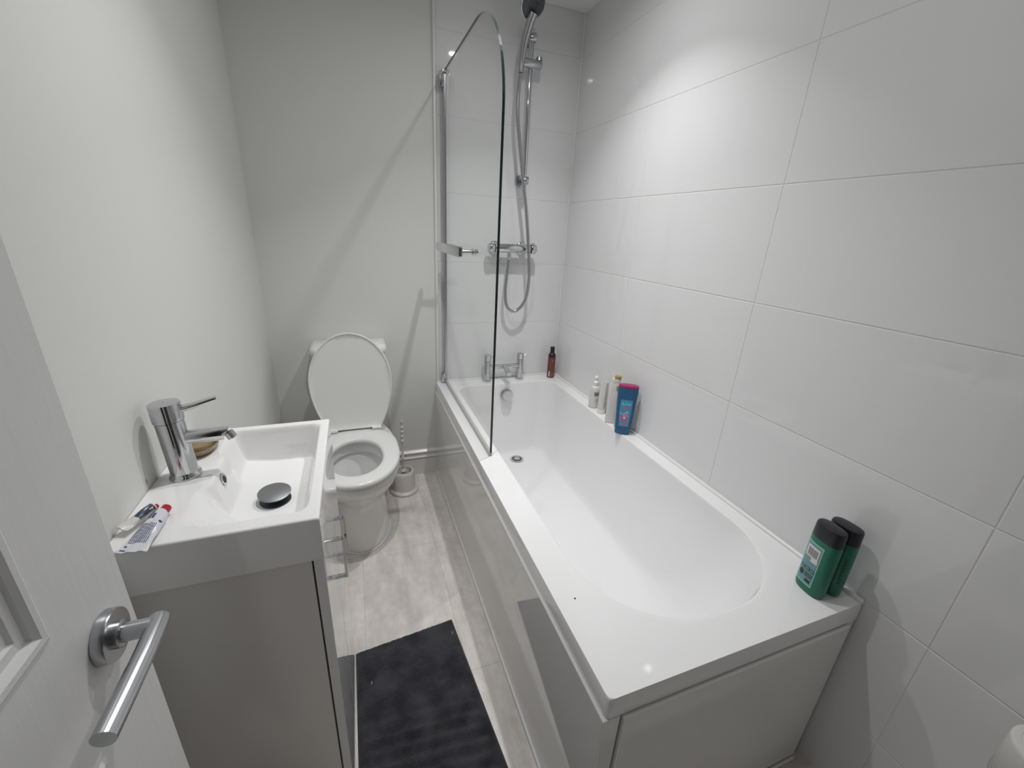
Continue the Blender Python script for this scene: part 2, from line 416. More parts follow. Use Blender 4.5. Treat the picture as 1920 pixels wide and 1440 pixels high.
# stiles, rails and recessed panels
ysx = [-0.728, -0.634, -0.378, -0.318, -0.062, DE]
zsx = [0.008, 0.20, 0.874, 1.018, 1.86, 1.975]
for i in range(5):
    for j in range(5):
        rec = i in (1, 3) and j in (1, 3)
        f = 0.012 if rec else 0.0
        for sx in (0,):
            box(bm, *(dl(-1.345 + f, 0, 0).x, dl(DX - f, 0, 0).x), dl(0, ysx[i], 0).y, dl(0, ysx[i + 1], 0).y, zsx[j], zsx[j + 1])
bmesh.ops.remove_doubles(bm, verts=bm.verts[:], dist=1e-5)
leaf = struct(fin('door_leaf', bm, 'door', door, smooth=False))
del leaf['kind']
# moulding frames around the recessed panels (both sides)
prof = [(0.0, 0.0), (0.004, 0.0025), (0.009, 0.0022), (0.012, -0.001), (0.013, -0.004), (0.020, -0.0045), (0.022, -0.007), (0.030, -0.0075), (0.034, -0.0115)]
for (y0, y1) in PY:
    for (z0, z1) in PZ:
        bm = bmesh.new()
        for sx, sg in ((DX, 1), (-1.345, -1)):
            rs = []
            for d, h in prof:
                rs.append(ring(bm, [dl(sx + sg * h, y, z) for y, z in ((y0 + d, z0 + d), (y1 - d, z0 + d), (y1 - d, z1 - d), (y0 + d, z1 - d))]))
            for a, b_ in zip(rs, rs[1:]): bridge(bm, a, b_)
        fin('panel_moulding', bm, 'door', door, smooth=False)
for z in (0.25, 1.0, 1.75):
    bm = bmesh.new(); a = dl(-1.345, -0.7285, z); tube(bm, [a + Vector((-0.003, -0.004, -0.04)), a + Vector((-0.003, -0.004, 0.04))], 0.0055, 12)
    fin('hinge', bm, 'satin', door)
# handle: rose, neck and lever
HY, HZ = -0.014, 0.961
h = empty('door_handle', dl(DX, HY, HZ)); h.parent = door
bm = bmesh.new(); lathe(bm, [(0.0230, 0), (0.0238, 0.001), (0.0238, 0.0085), (0.0230, 0.0098), (0.018, 0.010)], (0, 0, 0), (1, 0, 0), 48)
lathe(bm, [(0.0125, 0.010), (0.0125, 0.014), (0.0108, 0.0145)], (0, 0, 0), (1, 0, 0), 32)
h_r = fin('rose', bm, 'satin', h)
bm = bmesh.new()
pts = [(0.012, 0, 0), (0.030, 0, 0), (0.0405, 0.0, 0)]
pth = [Vector((0.012, 0, 0)), Vector((0.036, 0, 0))]
tube(bm, pth, 0.0085, 28)
# lever: starts at a mitred corner and runs towards the hinge side
tube(bm, [Vector((0.0385, 0.0085, 0.0)), Vector((0.0392, 0.004, 0.0)), Vector((0.0400, -0.03, -0.0005)), Vector((0.0398, -0.066, -0.001)), Vector((0.0390, -0.098, -0.002))], 0.0084, 28)
fin('lever', bm, 'satin', h)

# ------------------------------------------------------------------ bath
BH = 0.549
bath = empty('bathtub', (-0.35, 0.85, 0), 'white acrylic bath against the tiled wall, rounded at its near end', 'bathtub')
BO = Vector((-0.35, 0.85, 0))
def off(o, bm):
    for v in bm.verts: v.co -= o
bm = bmesh.new()
NA, NS = 14, 14
inner = rrect(-0.612, -0.066, 0.085, 1.592, (0.07, 0.07, 0.245, 0.245), NA, NS)
bottom = rrect(-0.505, -0.165, 0.56, 1.525, (0.10, 0.10, 0.15, 0.15), NA, NS)
outer = rrect(-0.70, -0.002, 0.0, 1.697, (0.004, 0.004, 0.012, 0.004), NA, NS)
def rg(pts, z): return ring(bm, [(x, y, z) for x, y in pts])
def lerp(a, b_, t): return [(p[0] + (q[0] - p[0]) * t, p[1] + (q[1] - p[1]) * t) for p, q in zip(a, b_)]
o_low = rg(outer, BH - 0.052)
o_mid = rg(outer, BH - 0.003)
o_top = rg(lerp(outer, inner, 0.012), BH)
in_top = rg(lerp(outer, inner, 0.97), BH)
fl1 = rg(lerp(outer, inner, 0.02), BH); fl2 = rg(lerp(outer, inner, 0.92), BH)
bridge(bm, o_low, o_mid); bridge(bm, o_mid, o_top); bridge(bm, o_top, fl1); bridge(bm, fl1, fl2); bridge(bm, fl2, in_top)
prev = in_top; D = BH - 0.150
steps = 30
def ss0(a, b_, x):
    t = min(1, max(0, (x - a) / (b_ - a))); return 0.15 + 0.85 * t * t * (3 - 2 * t)
for k in range(1, steps + 1):
    th = (pi / 2) * k / steps
    b1 = 1 - max(0.0, cos(th)) ** 0.72
    dz = sin(th) ** 1.25
    dz = dz * ss0(0.0, 0.42, th)
    base = lerp(inner, bottom, b1)
    cur = rg(base, BH - D * dz)
    bridge(bm, prev, cur); prev = cur
mid = lerp(bottom, [(-0.335, 1.0)] * len(bottom), 0.5)
c1 = rg(mid, 0.149); bridge(bm, prev, c1)
cap(bm, c1)
in_low = rg(lerp(outer, inner, 0.05), BH - 0.052); bridge(bm, in_low, o_low)
off(BO, bm)
tub = fin('tub_shell', bm, 'acrylic', bath, angle=50)
# side panel (long) with a narrow plinth line, and end panel
bm = bmesh.new()
box(bm, -0.7060, -0.668, -0.002, 1.699, 0.010, BH - 0.0525, 0.0025, 3)
off(BO, bm); fin('side_panel', bm, 'panel', bath, smooth=False)
bm = bmesh.new(); box(bm, -0.664, -0.034, -0.008, 0.012, 0.015, BH - 0.0545, 0.0025, 3)
box(bm, -0.033, -0.004, 0.002, 0.020, 0.0, BH - 0.056, 0.0015)
off(BO, bm); fin('end_panel', bm, 'panel', bath, smooth=False)
bm = bmesh.new(); box(bm, -0.6685, -0.6635, 0.012, 0.026, 0.0, BH - 0.06); off(BO, bm); fin('panel_gap', bm, 'gap', bath, smooth=False)
# waste and overflow
def surf_ring(name, o, ax, prof, m, par):
    bm = bmesh.new(); lathe(bm, prof, o, ax, 36); return fin(name, bm, m, par)
wz = 0.1515
d = empty('waste', Vector((-0.305, 1.455, wz)) - BO, label='chrome waste'); d.parent = bath
surf_ring('waste_flange', (0, 0, 0), (0, 0, 1), [(0.036, 0), (0.036, 0.002), (0.033, 0.0035), (0.026, 0.003), (0.0245, 0.0), (0.0245, -0.001)], 'chrome', d)
surf_ring('waste_hole', (0, 0, 0.0005), (0, 0, 1), [(0.024, -0.0005), (0.024, 0.0002)], 'hole', d)
surf_ring('waste_plug', (0, 0, 0.0008), (0, 0, 1), [(0.018, 0), (0.018, 0.003), (0.015, 0.006), (0.006, 0.0065)], 'chrome', d)
OV = Vector((-0.338, 1.578, 0.487))
d = empty('overflow', OV - BO, label='round chrome overflow knob'); d.parent = bath
surf_ring('overflow_ring', (0, 0.002, 0), (0, -1, 0.12), [(0.034, -0.01), (0.034, 0.008), (0.032, 0.011), (0.022, 0.011)], 'satin', d)
bm = bmesh.new(); lathe(bm, [(0.026, 0.010), (0.029, 0.013), (0.029, 0.024), (0.027, 0.027), (0.005, 0.0275)], (0, 0, 0), (0, -1, 0.12), 36)
fin('overflow_knob', bm, 'chrome', d)
# bead along the floor
bm = bmesh.new(); tube(bm, [(-0.708, 0.004, 0.006), (-0.708, 1.684, 0.006)], 0.0055, 10)
tube(bm, [(-0.70, -0.009, 0.006), (-0.034, -0.009, 0.006)], 0.005, 10)
struct(fin('trim_4', bm, 'silicone'))

# bath mixer tap
tp = empty('bath_tap', (-0.336, 1.655, BH), 'chrome bath mixer tap with two pillars at the far end of the bath', 'tap')
TX = 0.0945
for s, nm in ((-1, 'pillar'), (1, 'pillar')):
    bm = bmesh.new()
    lathe(bm, [(0.024, 0), (0.024, 0.006), (0.0185, 0.009), (0.018, 0.012), (0.018, 0.115), (0.0178, 0.116)], (s * TX, -0.005, 0.0005), (0, 0, 1), 36)
    fin('pillar', bm, 'chrome', tp)
    k = empty('handle', (s * TX, -0.005, 0.118)); k.parent = tp
    bm = bmesh.new(); lathe(bm, [(0.0185, 0), (0.0185, 0.030), (0.0165, 0.032)], (0, 0, 0), (0, 0, 1), 36); fin('cap', bm, 'chrome', k)
    bm = bmesh.new(); tube(bm, [(0.015, 0, 0.018), (0.030, -0.004, 0.020)], 0.0035, 12); fin('pin', bm, 'chrome', k)
bm = bmesh.new(); tube(bm, [(-TX, -0.005, 0.080), (TX, -0.005, 0.080)], 0.0125, 24); fin('crossbar', bm, 'chrome', tp)
bm = bmesh.new()
pts = [(0.0, 0.002, 0.082), (0.0, -0.03, 0.080), (0.0, -0.06, 0.073), (0, -0.095, 0.062)]
for (a, b_) in zip(pts, pts[1:]): pass
P = smooth_path(pts, 6); rs = []
for i, p in enumerate(P):
    wd = 0.0125; hh = 0.009
    rs.append(ring(bm, [p + Vector((x, 0, z)) for x, z in superell(wd, hh, 24, 4)]))
for a, b_ in zip(rs, rs[1:]): bridge(bm, a, b_)
cap(bm, rs[0][::-1]); cap(bm, rs[-1])
lathe(bm, [(0.0105, 0), (0.0105, 0.012), (0.008, 0.012)], (0, -0.082, 0.062), (0, -0.1, -1), 24)
fin('spout', bm, 'chrome', tp)

# ------------------------------------------------------------------ shower screen
GX = -0.650
sc_ = empty('shower_screen', (GX, 1.68, BH), 'hinged clear glass bath screen with a curved top corner standing on the bath rim', 'shower screen')
SO = Vector((GX, 1.68, BH))
bm = bmesh.new()
GT, GZ, GY0, GY1 = 0.008, 1.945, 0.874, 1.668
out2 = [(GY1, BH + 0.012), (GY0, BH + 0.012)]
ra, rb = 0.30, 0.30
zc = GZ - rb
out2 += [(GY0 , BH + 0.012 + (zc - BH - 0.012) * k / 10) for k in range(1, 10)]
out2 += [(GY0 + ra - ra * cos(pi / 2 * k / 26), zc + rb * sin(pi / 2 * k / 26)) for k in range(27)]
out2 += [(GY0 + ra + (GY1 - GY0 - ra) * k / 6, GZ) for k in range(1, 7)]
a = ring(bm, [Vector((GX - GT / 2, y, z)) - SO for y, z in out2]); b_ = ring(bm, [Vector((GX + GT / 2, y, z)) - SO for y, z in out2])
bridge(bm, a, b_, mi=1); cap(bm, a[::-1]); cap(bm, b_)
fin('glass_panel', bm, ['glass', 'glassedge'], sc_, smooth=False)
bm = bmesh.new()
box(bm, -0.008, 0.004, -0.018, 0.003, 0.010, 1.40 - 0.018, 0.002)
box(bm, -0.006, 0.006, 0.004, 0.016, 0.010, 1.40 - 0.018, 0.002)
fin('hinge_post', bm, 'satin', sc_, smooth=False)
for z in (0.006, 1.335):
    bm = bmesh.new(); box(bm, -0.024, -0.006, -0.016, 0.012, z, z + 0.055, 0.003)
    lathe(bm, [(0.010, 0), (0.010, 0.012), (0.008, 0.014)], (-0.006, -0.004, z + 0.05), (0, 0, 1), 20)
    fin('hinge_block', bm, 'chrome', sc_)
bm = bmesh.new(); lathe(bm, [(0.009, 0), (0.011, 0.003), (0.011, 0.012), (0.006, 0.016)], (0.006, -0.008, 1.385), (0, 0, 1), 20); fin('hinge_cap', bm, 'chrome', sc_)
bm = bmesh.new(); box(bm, -0.006, 0.006, GY0 - 1.68, GY1 - 1.68, 0.001, 0.016, 0.002); fin('bottom_seal', bm, 'pearl', sc_, smooth=False)
# towel bar on the outside of the glass
HB = 1.247 - BH
bm = bmesh.new()
ra_ = [ring(bm, [Vector((-0.058 + a_, y - 1.68, HB + b_)) for a_, b_ in superell(0.009 * k_, 0.019 * k_, 28, 3)]) for y, k_ in ((1.126, 0.8), (1.130, 1), (1.56, 1), (1.564, 0.8))]
for a, b_ in zip(ra_, ra_[1:]): bridge(bm, a, b_)
cap(bm, ra_[0][::-1]); cap(bm, ra_[-1])
for y in (1.15, 1.54):
    tube(bm, [(-0.058, y - 1.68, HB), (-0.004, y - 1.68, HB)], 0.0075, 20)
    lathe(bm, [(0.0125, 0), (0.0125, 0.005)], (-0.0085, y - 1.68, HB), (1, 0, 0), 24)
    tube(bm, [(0.003, y - 1.68, HB), (0.012, y - 1.68, HB)], 0.011, 20)
fin('towel_bar', bm, 'chrome', sc_)
# ------------------------------------------------------------------ shower valve, rail, handset, hose
VX0, VX1, VY, VZ = -0.455, -0.200, 1.640, 1.246
v = empty('shower_valve', (-0.325, YB, VZ), 'chrome bar shower valve with round end controls on the tiled wall', 'shower valve')
def vl(x, y, z): return (x + 0.325, y - YB, z - VZ)
bm = bmesh.new(); lathe(bm, [(0.0205, 0), (0.0215, 0.003), (0.0215, 0.178), (0.0205, 0.181)], vl(-0.412, VY, VZ), (1, 0, 0), 36); fin('valve_body', bm, 'chrome', v)
for x in (-0.400, -0.255):
    bm = bmesh.new(); lathe(bm, [(0.031, 0), (0.031, 0.006), (0.024, 0.012), (0.015, 0.014), (0.015, 0.045)], vl(x, YB - 0.0005, VZ), (0, -1, 0), 36); fin('wall_flange', bm, 'chrome', v)
for x, s in ((-0.231, 1), (-0.412, -1)):
    k = empty('control_knob', vl(x, VY, VZ)); k.parent = v
    bm = bmesh.new(); lathe(bm, [(0.020, 0), (0.020, 0.008)], (0, 0, 0), (s, 0, 0), 36); fin('knob_ring', bm, 'darkgrey', k)
    bm = bmesh.new(); lathe(bm, [(0.0225, 0.008), (0.024, 0.012), (0.024, 0.026), (0.020, 0.034), (0.010, 0.038), (0.001, 0.039)], (0, 0, 0), (s, 0, 0), 36, c1=False)
    fin('knob_cap', bm, 'chrome', k)
    bm = bmesh.new(); lathe(bm, [(0.005, 0), (0.005, 0.007), (0.004, 0.008)], (s * 0.018, 0, 0.021), (0, 0, 1), 16); fin('stop_button', bm, 'satin', k)
bm = bmesh.new(); lathe(bm, [(0.009, 0), (0.009, 0.010), (0.0105, 0.011), (0.0105, 0.026), (0.008, 0.032)], vl(-0.338, VY, VZ - 0.019), (0, 0, -1), 24); fin('hose_outlet', bm, 'chrome', v)

r_ = empty('shower_rail', (-0.278, YB, 1.52), 'chrome vertical riser rail with wall brackets above the shower valve', 'shower rail')
RXx, RY = 0.0, -0.055
bm = bmesh.new(); lathe(bm, [(0.0105, 0), (0.0115, 0.002), (0.0115, 0.635), (0.0105, 0.637)], (RXx, RY, -0.015), (0, 0, 1), 28); fin('rail_tube', bm, 'chrome', r_)
for z in (0.035, 0.590):
    bm = bmesh.new()
    lathe(bm, [(0.027, 0), (0.027, 0.008), (0.025, 0.010)], (0, -0.0005, z), (0, -1, 0), 32)
    tube(bm, [(0, -0.004, z), (0, RY, z)], 0.009, 20)
    lathe(bm, [(0.017, -0.016), (0.018, -0.014), (0.018, 0.014), (0.017, 0.016)], (0.004, RY, z), (1, -0.2, 0), 28)
    fin('wall_bracket', bm, 'satin', r_)
sl = empty('slider', (0, RY, 2.013 - 1.52)); sl.parent = r_
bm = bmesh.new(); lathe(bm, [(0.0165, 0), (0.0175, 0.002), (0.0175, 0.106), (0.0165, 0.108)], (-0.062, -0.012, 0), (1, 0, 0), 32)
fin('slider_body', bm, 'satin', sl)
bm = bmesh.new(); lathe(bm, [(0.014, 0), (0.014, 0.012), (0.012, 0.014)], (0.036, -0.010, 0.015), (0, 0, 1), 20)
fin('slider_button', bm, 'satin', sl)

hs = empty('hand_shower', (-0.338, 1.598, 1.99), 'round chrome hand shower with dark nozzle face clipped high on the rail', 'shower head')
bm = bmesh.new()
HP = smooth_path([(0.0, 0.0, -0.028), (0.001, -0.003, 0.02), (0.006, -0.016, 0.08), (0.016, -0.036, 0.135), (0.024, -0.050, 0.165)], 6)
tube(bm, HP, lambda t: 0.0115 + 0.0075 * t, 24)
fin('grip', bm, 'satin', hs)
HD = Vector((0.10, -0.72, -0.68)).normalized(); HCc = Vector((0.016, -0.058, 0.188))
bm = bmesh.new(); lathe(bm, [(0.010, -0.030), (0.034, -0.024), (0.048, -0.012), (0.052, 0.0), (0.052, 0.004), (0.049, 0.006)], HCc, HD, 48); fin('head', bm, 'satin', hs)
bm = bmesh.new(); lathe(bm, [(0.048, 0.0055), (0.047, 0.0075), (0.0465, 0.0078)], HCc, HD, 48); fin('nozzle_face', bm, 'darkgrey', hs)
bm = bmesh.new(); hu, hv = frame_for(HD)
for rr_, n_ in ((0.024, 16), (0.030, 22), (0.036, 28), (0.042, 34)):
    for k in range(n_):
        a_ = 2 * pi * (k + 0.5 * (n_ % 4 == 0)) / n_
        lathe(bm, [(0.0017, 0), (0.0014, 0.0015)], HCc + HD * 0.0075 + (hu * cos(a_) + hv * sin(a_)) * rr_, HD, 6)
nz = fin('nozzles', bm, 'nozzle', hs, smooth=False)

bm = bmesh.new()
hp = smooth_path([(-0.338, 1.598, 1.960), (-0.340, 1.61, 1.90), (-0.338, 1.61, 1.80), (-0.322, 1.61, 1.70), (-0.300, 1.605, 1.56), (-0.274, 1.60, 1.41), (-0.252, 1.598, 1.24),
                  (-0.241, 1.60, 1.14), (-0.238, 1.61, 1.05), (-0.250, 1.62, 0.985), (-0.280, 1.63, 0.942), (-0.312, 1.635, 0.935), (-0.340, 1.64, 0.965), (-0.350, 1.64, 1.03),
                  (-0.346, 1.64, 1.11), (-0.3385, 1.64, 1.1935)], 16)
tube(bm, hp, lambda t: 0.0078 + 0.0006 * ((int(t * 240)) % 2), 14)
ho = fin('shower_hose', bm, 'hose', angle=80)
tag(ho, 'flexible metal shower hose looping from the valve up to the slider', 'hose')

# ------------------------------------------------------------------ toilet
TCX = -1.118
toi = empty('toilet', (TCX, 1.35, 0), 'white close-coupled toilet with its seat down and lid raised', 'toilet')
TO = Vector((TCX, 1.35, 0))
def egg(hw, yf, yb, yw, n=56, pf=2.0, pb=2.6):
    """outline: half width hw at y=yw, front yf, back yb"""
    out = []
    for k in range(n):
        t = 2 * pi * k / n; c, s = cos(t), sin(t)
        p = pf if s < 0 else pb
        L_ = (yw - yf) if s < 0 else (yb - yw)
        out.append((hw * copysign(abs(c) ** (2 / p), c), yw + L_ * copysign(abs(s) ** (2 / p), s)))
    return out
bm = bmesh.new()
lv = [(0.000, 0.116, 1.135, 1.60, 1.33), (0.006, 0.119, 1.130, 1.605, 1.33), (0.02, 0.118, 1.132, 1.605, 1.33), (0.10, 0.112, 1.140, 1.61, 1.33), (0.19, 0.112, 1.140, 1.62, 1.32),
      (0.245, 0.122, 1.120, 1.63, 1.30), (0.285, 0.142, 1.083, 1.64, 1.28), (0.325, 0.162, 1.042, 1.65, 1.27), (0.36, 0.173, 1.018, 1.655, 1.26), (0.383, 0.176, 1.010, 1.655, 1.26), (0.391, 0.174, 1.012, 1.655, 1.26), (0.397, 0.168, 1.018, 1.652, 1.26)]
rs = [ring(bm, [(x, y - 1.35, z) for x, y in egg(hw, yf, yb, yw)]) for z, hw, yf, yb, yw in lv]
for a, b_ in zip(rs, rs[1:]): bridge(bm, a, b_)
cap(bm, rs[0][::-1])
inn = [(0.398, 0.118, 1.070, 1.40, 1.23), (0.390, 0.112, 1.076, 1.395, 1.23), (0.352, 0.111, 1.077, 1.394, 1.23), (0.347, 0.114, 1.075, 1.396, 1.23), (0.345, 0.128, 1.062, 1.408, 1.23), (0.325, 0.122, 1.070, 1.402, 1.24), (0.28, 0.098, 1.11, 1.385, 1.25), (0.22, 0.070, 1.16, 1.37, 1.27), (0.16, 0.045, 1.20, 1.35, 1.28), (0.13, 0.030, 1.22, 1.33, 1.28)]
prev = rs[-1]
for z, hw, yf, yb, yw in inn:
    cur = ring(bm, [(x, y - 1.35, z) for x, y in egg(hw, yf, yb, yw, pb=2.1)]); bridge(bm, prev, cur); prev = cur
cap(bm, prev)
fin('pan', bm, 'ceramic', toi, angle=55)
bm = bmesh.new(); wp = [(x, y - 1.35) for x, y in egg(0.060, 1.165, 1.372, 1.27, pb=2.1)]
cap(bm, ring(bm, [(x, y, 0.205) for x, y in wp])); fin('water_surface', bm, 'water', toi, smooth=False, label='still water in the bowl')
bm = bmesh.new()
b0 = [(x, y - 1.35) for x, y in egg(0.1215, 1.1275, 1.60, 1.33)]
tube(bm, [(x, y, 0.003) for x, y in b0[len(b0) // 2:] + b0[:1]], 0.0042, 8)
fin('floor_sealant', bm, 'silicone', toi)
# seat ring
bm = bmesh.new()
def seat_ring(z, g):
    return (ring(bm, [(x, y - 1.35, z) for x, y in egg(0.176 - g, 1.003 + g, 1.475 - g, 1.25, pf=2.05, pb=2.9)]),
            ring(bm, [(x, y - 1.35, z) for x, y in egg(0.104 + g, 1.075 - g, 1.372 + g, 1.215, pf=2.0, pb=2.15)]))
s0 = seat_ring(0.4045, 0.0015); s1 = seat_ring(0.4065, 0.0); s2 = seat_ring(0.418, 0.0); s3 = seat_ring(0.4235, 0.004); s4 = seat_ring(0.426, 0.012)
bridge(bm, s0[1], s0[0])
for a, b_ in ((s0, s1), (s1, s2), (s2, s3), (s3, s4)):
    bridge(bm, a[0], b_[0]); bridge(bm, b_[1], a[1])
bridge(bm, s4[0], s4[1])
fin('seat', bm, 'plastic', toi, angle=60)
# raised lid (slightly dished, leaning back)
lid_base = Vector((0, 1.470 - 1.35, 0.4305)); LD = Vector((0, 0.055, 0.435)).normalized(); LN = Vector((0, -LD.z, LD.y))
def lidp(x, s, d): return lid_base + Vector((x, 0, 0)) + LD * s + LN * d
LH = 0.445
def lid_out(g, n=72):
    pts = egg(0.176 - g, -(LH) + g, -0.0 - g, -0.235, n, pf=2.15, pb=2.35)
    out = []
    for x, y in pts:
        s = -y
        if s < 0.16: x = x * 1.0
        out.append((x, s))
    # square the hinge end: widen towards the hinge
    res = []
    for x, s in out:
        res.append((x, s))
    return res
def lid_ring(g, d):
    pts = []
    n = 72
    for k in range(n):
        t = 2 * pi * k / n; c, s_ = cos(t), sin(t)
        if s_ >= 0:   # top half
            x = (0.176 - g) * copysign(abs(c) ** (2 / 2.0), c); s = 0.225 + (LH - 0.225 - g) * abs(s_) ** (2 / 1.95)
        else:         # hinge half, narrowing to a flat 0.2 m edge
            q = abs(s_)
            s = 0.225 - (0.225 - g) * min(1, q * 1.06)
            e = max(0.0, (0.225 - s) / 0.225)
            hw = 0.176 - 0.062 * e ** 1.9
            if q * 1.06 >= 1: 
                x = (hw - g) * copysign(min(1, abs(c) / sqrt(1 - (1 / 1.06) ** 2)), c)
            else: x = (hw - g) * copysign(1, c) * 1.0
        pts.append(lidp(x, s, d))
    return ring(bm, pts)
bm = bmesh.new()
l0 = lid_ring(0.004, -0.006); l1 = lid_ring(0, -0.004); l2 = lid_ring(0, 0.007); l3 = lid_ring(0.002, 0.0095); l4 = lid_ring(0.005, 0.0095); l5 = lid_ring(0.009, 0.004); l6 = lid_ring(0.03, 0.0025)
for a, b_ in ((l0, l1), (l1, l2), (l2, l3), (l3, l4), (l4, l5), (l5, l6)): bridge(bm, a, b_)
cap(bm, l0[::-1]); cap(bm, l6)
fin('lid', bm, 'plastic', toi, angle=50)
for s in (-1, 1):
    bm = bmesh.new()
    box(bm, s * 0.092 - 0.018, s * 0.092 + 0.018, 0.118, 0.150, 0.400, 0.430, 0.006)
    tube(bm, [(s * 0.094 - 0.020, 0.103, 0.4345), (s * 0.094 + 0.020, 0.103, 0.4345)], 0.0080, 16)
    fin('seat_hinge', bm, 'plastic', toi)
# cistern
bm = bmesh.new()
def rr_ring(x0, x1, y0, y1, r, z): return ring(bm, [(x, y - 1.35, z) for x, y in rrect(x0, x1, y0, y1, (0.01, 0.01, r, r), 8, 6)])
rs = [rr_ring(-0.13, 0.13, 1.555, 1.69, 0.05, 0.398), rr_ring(-0.150, 0.150, 1.545, 1.695, 0.05, 0.43), rr_ring(-0.158, 0.158, 1.540, 1.697, 0.05, 0.60), rr_ring(-0.160, 0.160, 1.540, 1.697, 0.05, 0.762)]
for a, b_ in zip(rs, rs[1:]): bridge(bm, a, b_)
cap(bm, rs[0][::-1]); cap(bm, rs[-1]); fin('cistern', bm, 'ceramic', toi, angle=50)
bm = bmesh.new()
rs = [rr_ring(-0.163, 0.163, 1.537, 1.698, 0.052, 0.764), rr_ring(-0.166, 0.166, 1.533, 1.698, 0.055, 0.768), rr_ring(-0.166, 0.166, 1.533, 1.698, 0.055, 0.786), rr_ring(-0.160, 0.160, 1.540, 1.695, 0.05, 0.797), rr_ring(-0.145, 0.145, 1.556, 1.688, 0.04, 0.802)]
for a, b_ in zip(rs, rs[1:]): bridge(bm, a, b_)
cap(bm, rs[0][::-1]); cap(bm, rs[-1]); fin('cistern_lid', bm, 'ceramic', toi, angle=50)
bm = bmesh.new(); lathe(bm, [(0.024, 0), (0.024, 0.004), (0.021, 0.006)], (0, 1.625 - 1.35, 0.801), (0, 0, 1), 32); fin('flush_button', bm, 'chrome', toi)

# ------------------------------------------------------------------ toilet brush and holder
bx, by = -0.903, 1.555
o = empty('brush_holder', (bx, by, 0), 'white plastic toilet brush pot standing on the floor right of the toilet', 'brush holder')
bm = bmesh.new(); lathe(bm, [(0.072, 0.0), (0.074, 0.004), (0.073, 0.012), (0.066, 0.018), (0.059, 0.020), (0.058, 0.03), (0.056, 0.108), (0.053, 0.117), (0.047, 0.122), (0.042, 0.122), (0.040, 0.118), (0.040, 0.02)], n=48, c1=True)
fin('pot', bm, 'brushwhite', o)
o = empty('toilet_brush', (bx, by, 0.022), 'white toilet brush with beaded handle standing in its pot', 'toilet brush')
bm = bmesh.new()
pf = [(0.0045, 0.0), (0.0045, 0.09), (0.016, 0.096), (0.012, 0.102), (0.0065, 0.108), (0.0055, 0.165), (0.010, 0.172), (0.0055, 0.180), (0.0042, 0.21), (0.0040, 0.262)]
for k in range(4):
    z = 0.272 + k * 0.0255
    pf += [(0.0042, z - 0.009), (0.0085, z - 0.006), (0.0105, z), (0.0085, z + 0.006), (0.0042, z + 0.009)]
z = 0.272 + 4 * 0.0255 - 0.002
pf += [(0.006, z), (0.0085, z + 0.006), (0.006, z + 0.014), (0.001, z + 0.016)]
lathe(bm, pf, n=24, c1=False); fin('handle', bm, 'brushwhite', o)
bm = bmesh.new()
for k in range(7):
    rr_ = 0.026 + 0.004 * sin(k)
    for j in range(26):
        a_ = 2 * pi * (j + 0.37 * k) / 26; z = 0.03 + k * 0.0095
        p0 = Vector((cos(a_) * 0.004, sin(a_) * 0.004, z)); p1 = Vector((cos(a_) * (rr_ + 0.003), sin(a_) * (rr_ + 0.003), z + 0.004))
        tube(bm, [p0, p1], 0.0011, 4)
fin('bristles', bm, 'bristle', o, smooth=False)

# ------------------------------------------------------------------ vanity and basin
VY0, VY1, VXF = 0.270, 0.664, -1.160
van = empty('vanity_unit', (-1.31, 0.463, 0), 'white gloss cabinet with two doors standing under the wash basin', 'cabinet')
VO = Vector((-1.31, 0.463, 0))
bm = bmesh.new(); box(bm, XL + 0.001, -1.1805, VY0, VY1, 0.0, 0.7615, 0.001); off(VO, bm); fin('cabinet_body', bm, 'board_edge', van, smooth=False)
bm = bmesh.new(); box(bm, -1.1815, -1.1775, VY0 + 0.003, VY1 - 0.003, 0.02, 0.755); off(VO, bm); fin('door_gap', bm, 'gap', van, smooth=False)
ymid = (VY0 + VY1) / 2
for (a, b_, hy) in ((VY0, ymid - 0.0015, ymid - 0.037), (ymid + 0.0015, VY1, ymid + 0.037)):
    dd = empty('cabinet_door', Vector((-1.169, (a + b_) / 2, 0.38)) - VO); dd.parent = van
    O2 = Vector((-1.169, (a + b_) / 2, 0.38))
    bm = bmesh.new(); box(bm, -1.1775, VXF, a, b_, 0.012, 0.757, 0.0012); off(O2, bm); fin('door_front', bm, 'panel', dd, smooth=False)
    bm = bmesh.new()
    z0, z1 = 0.556, 0.668
    box(bm, -1.141, -1.135, hy - 0.005, hy + 0.005, z0, z1, 0.001)
    for z in (z0, z1 - 0.006): box(bm, VXF, -1.138, hy - 0.005, hy + 0.005, z, z + 0.006, 0.001)
    off(O2, bm); fin('handle', bm, 'chrome', dd, smooth=False)
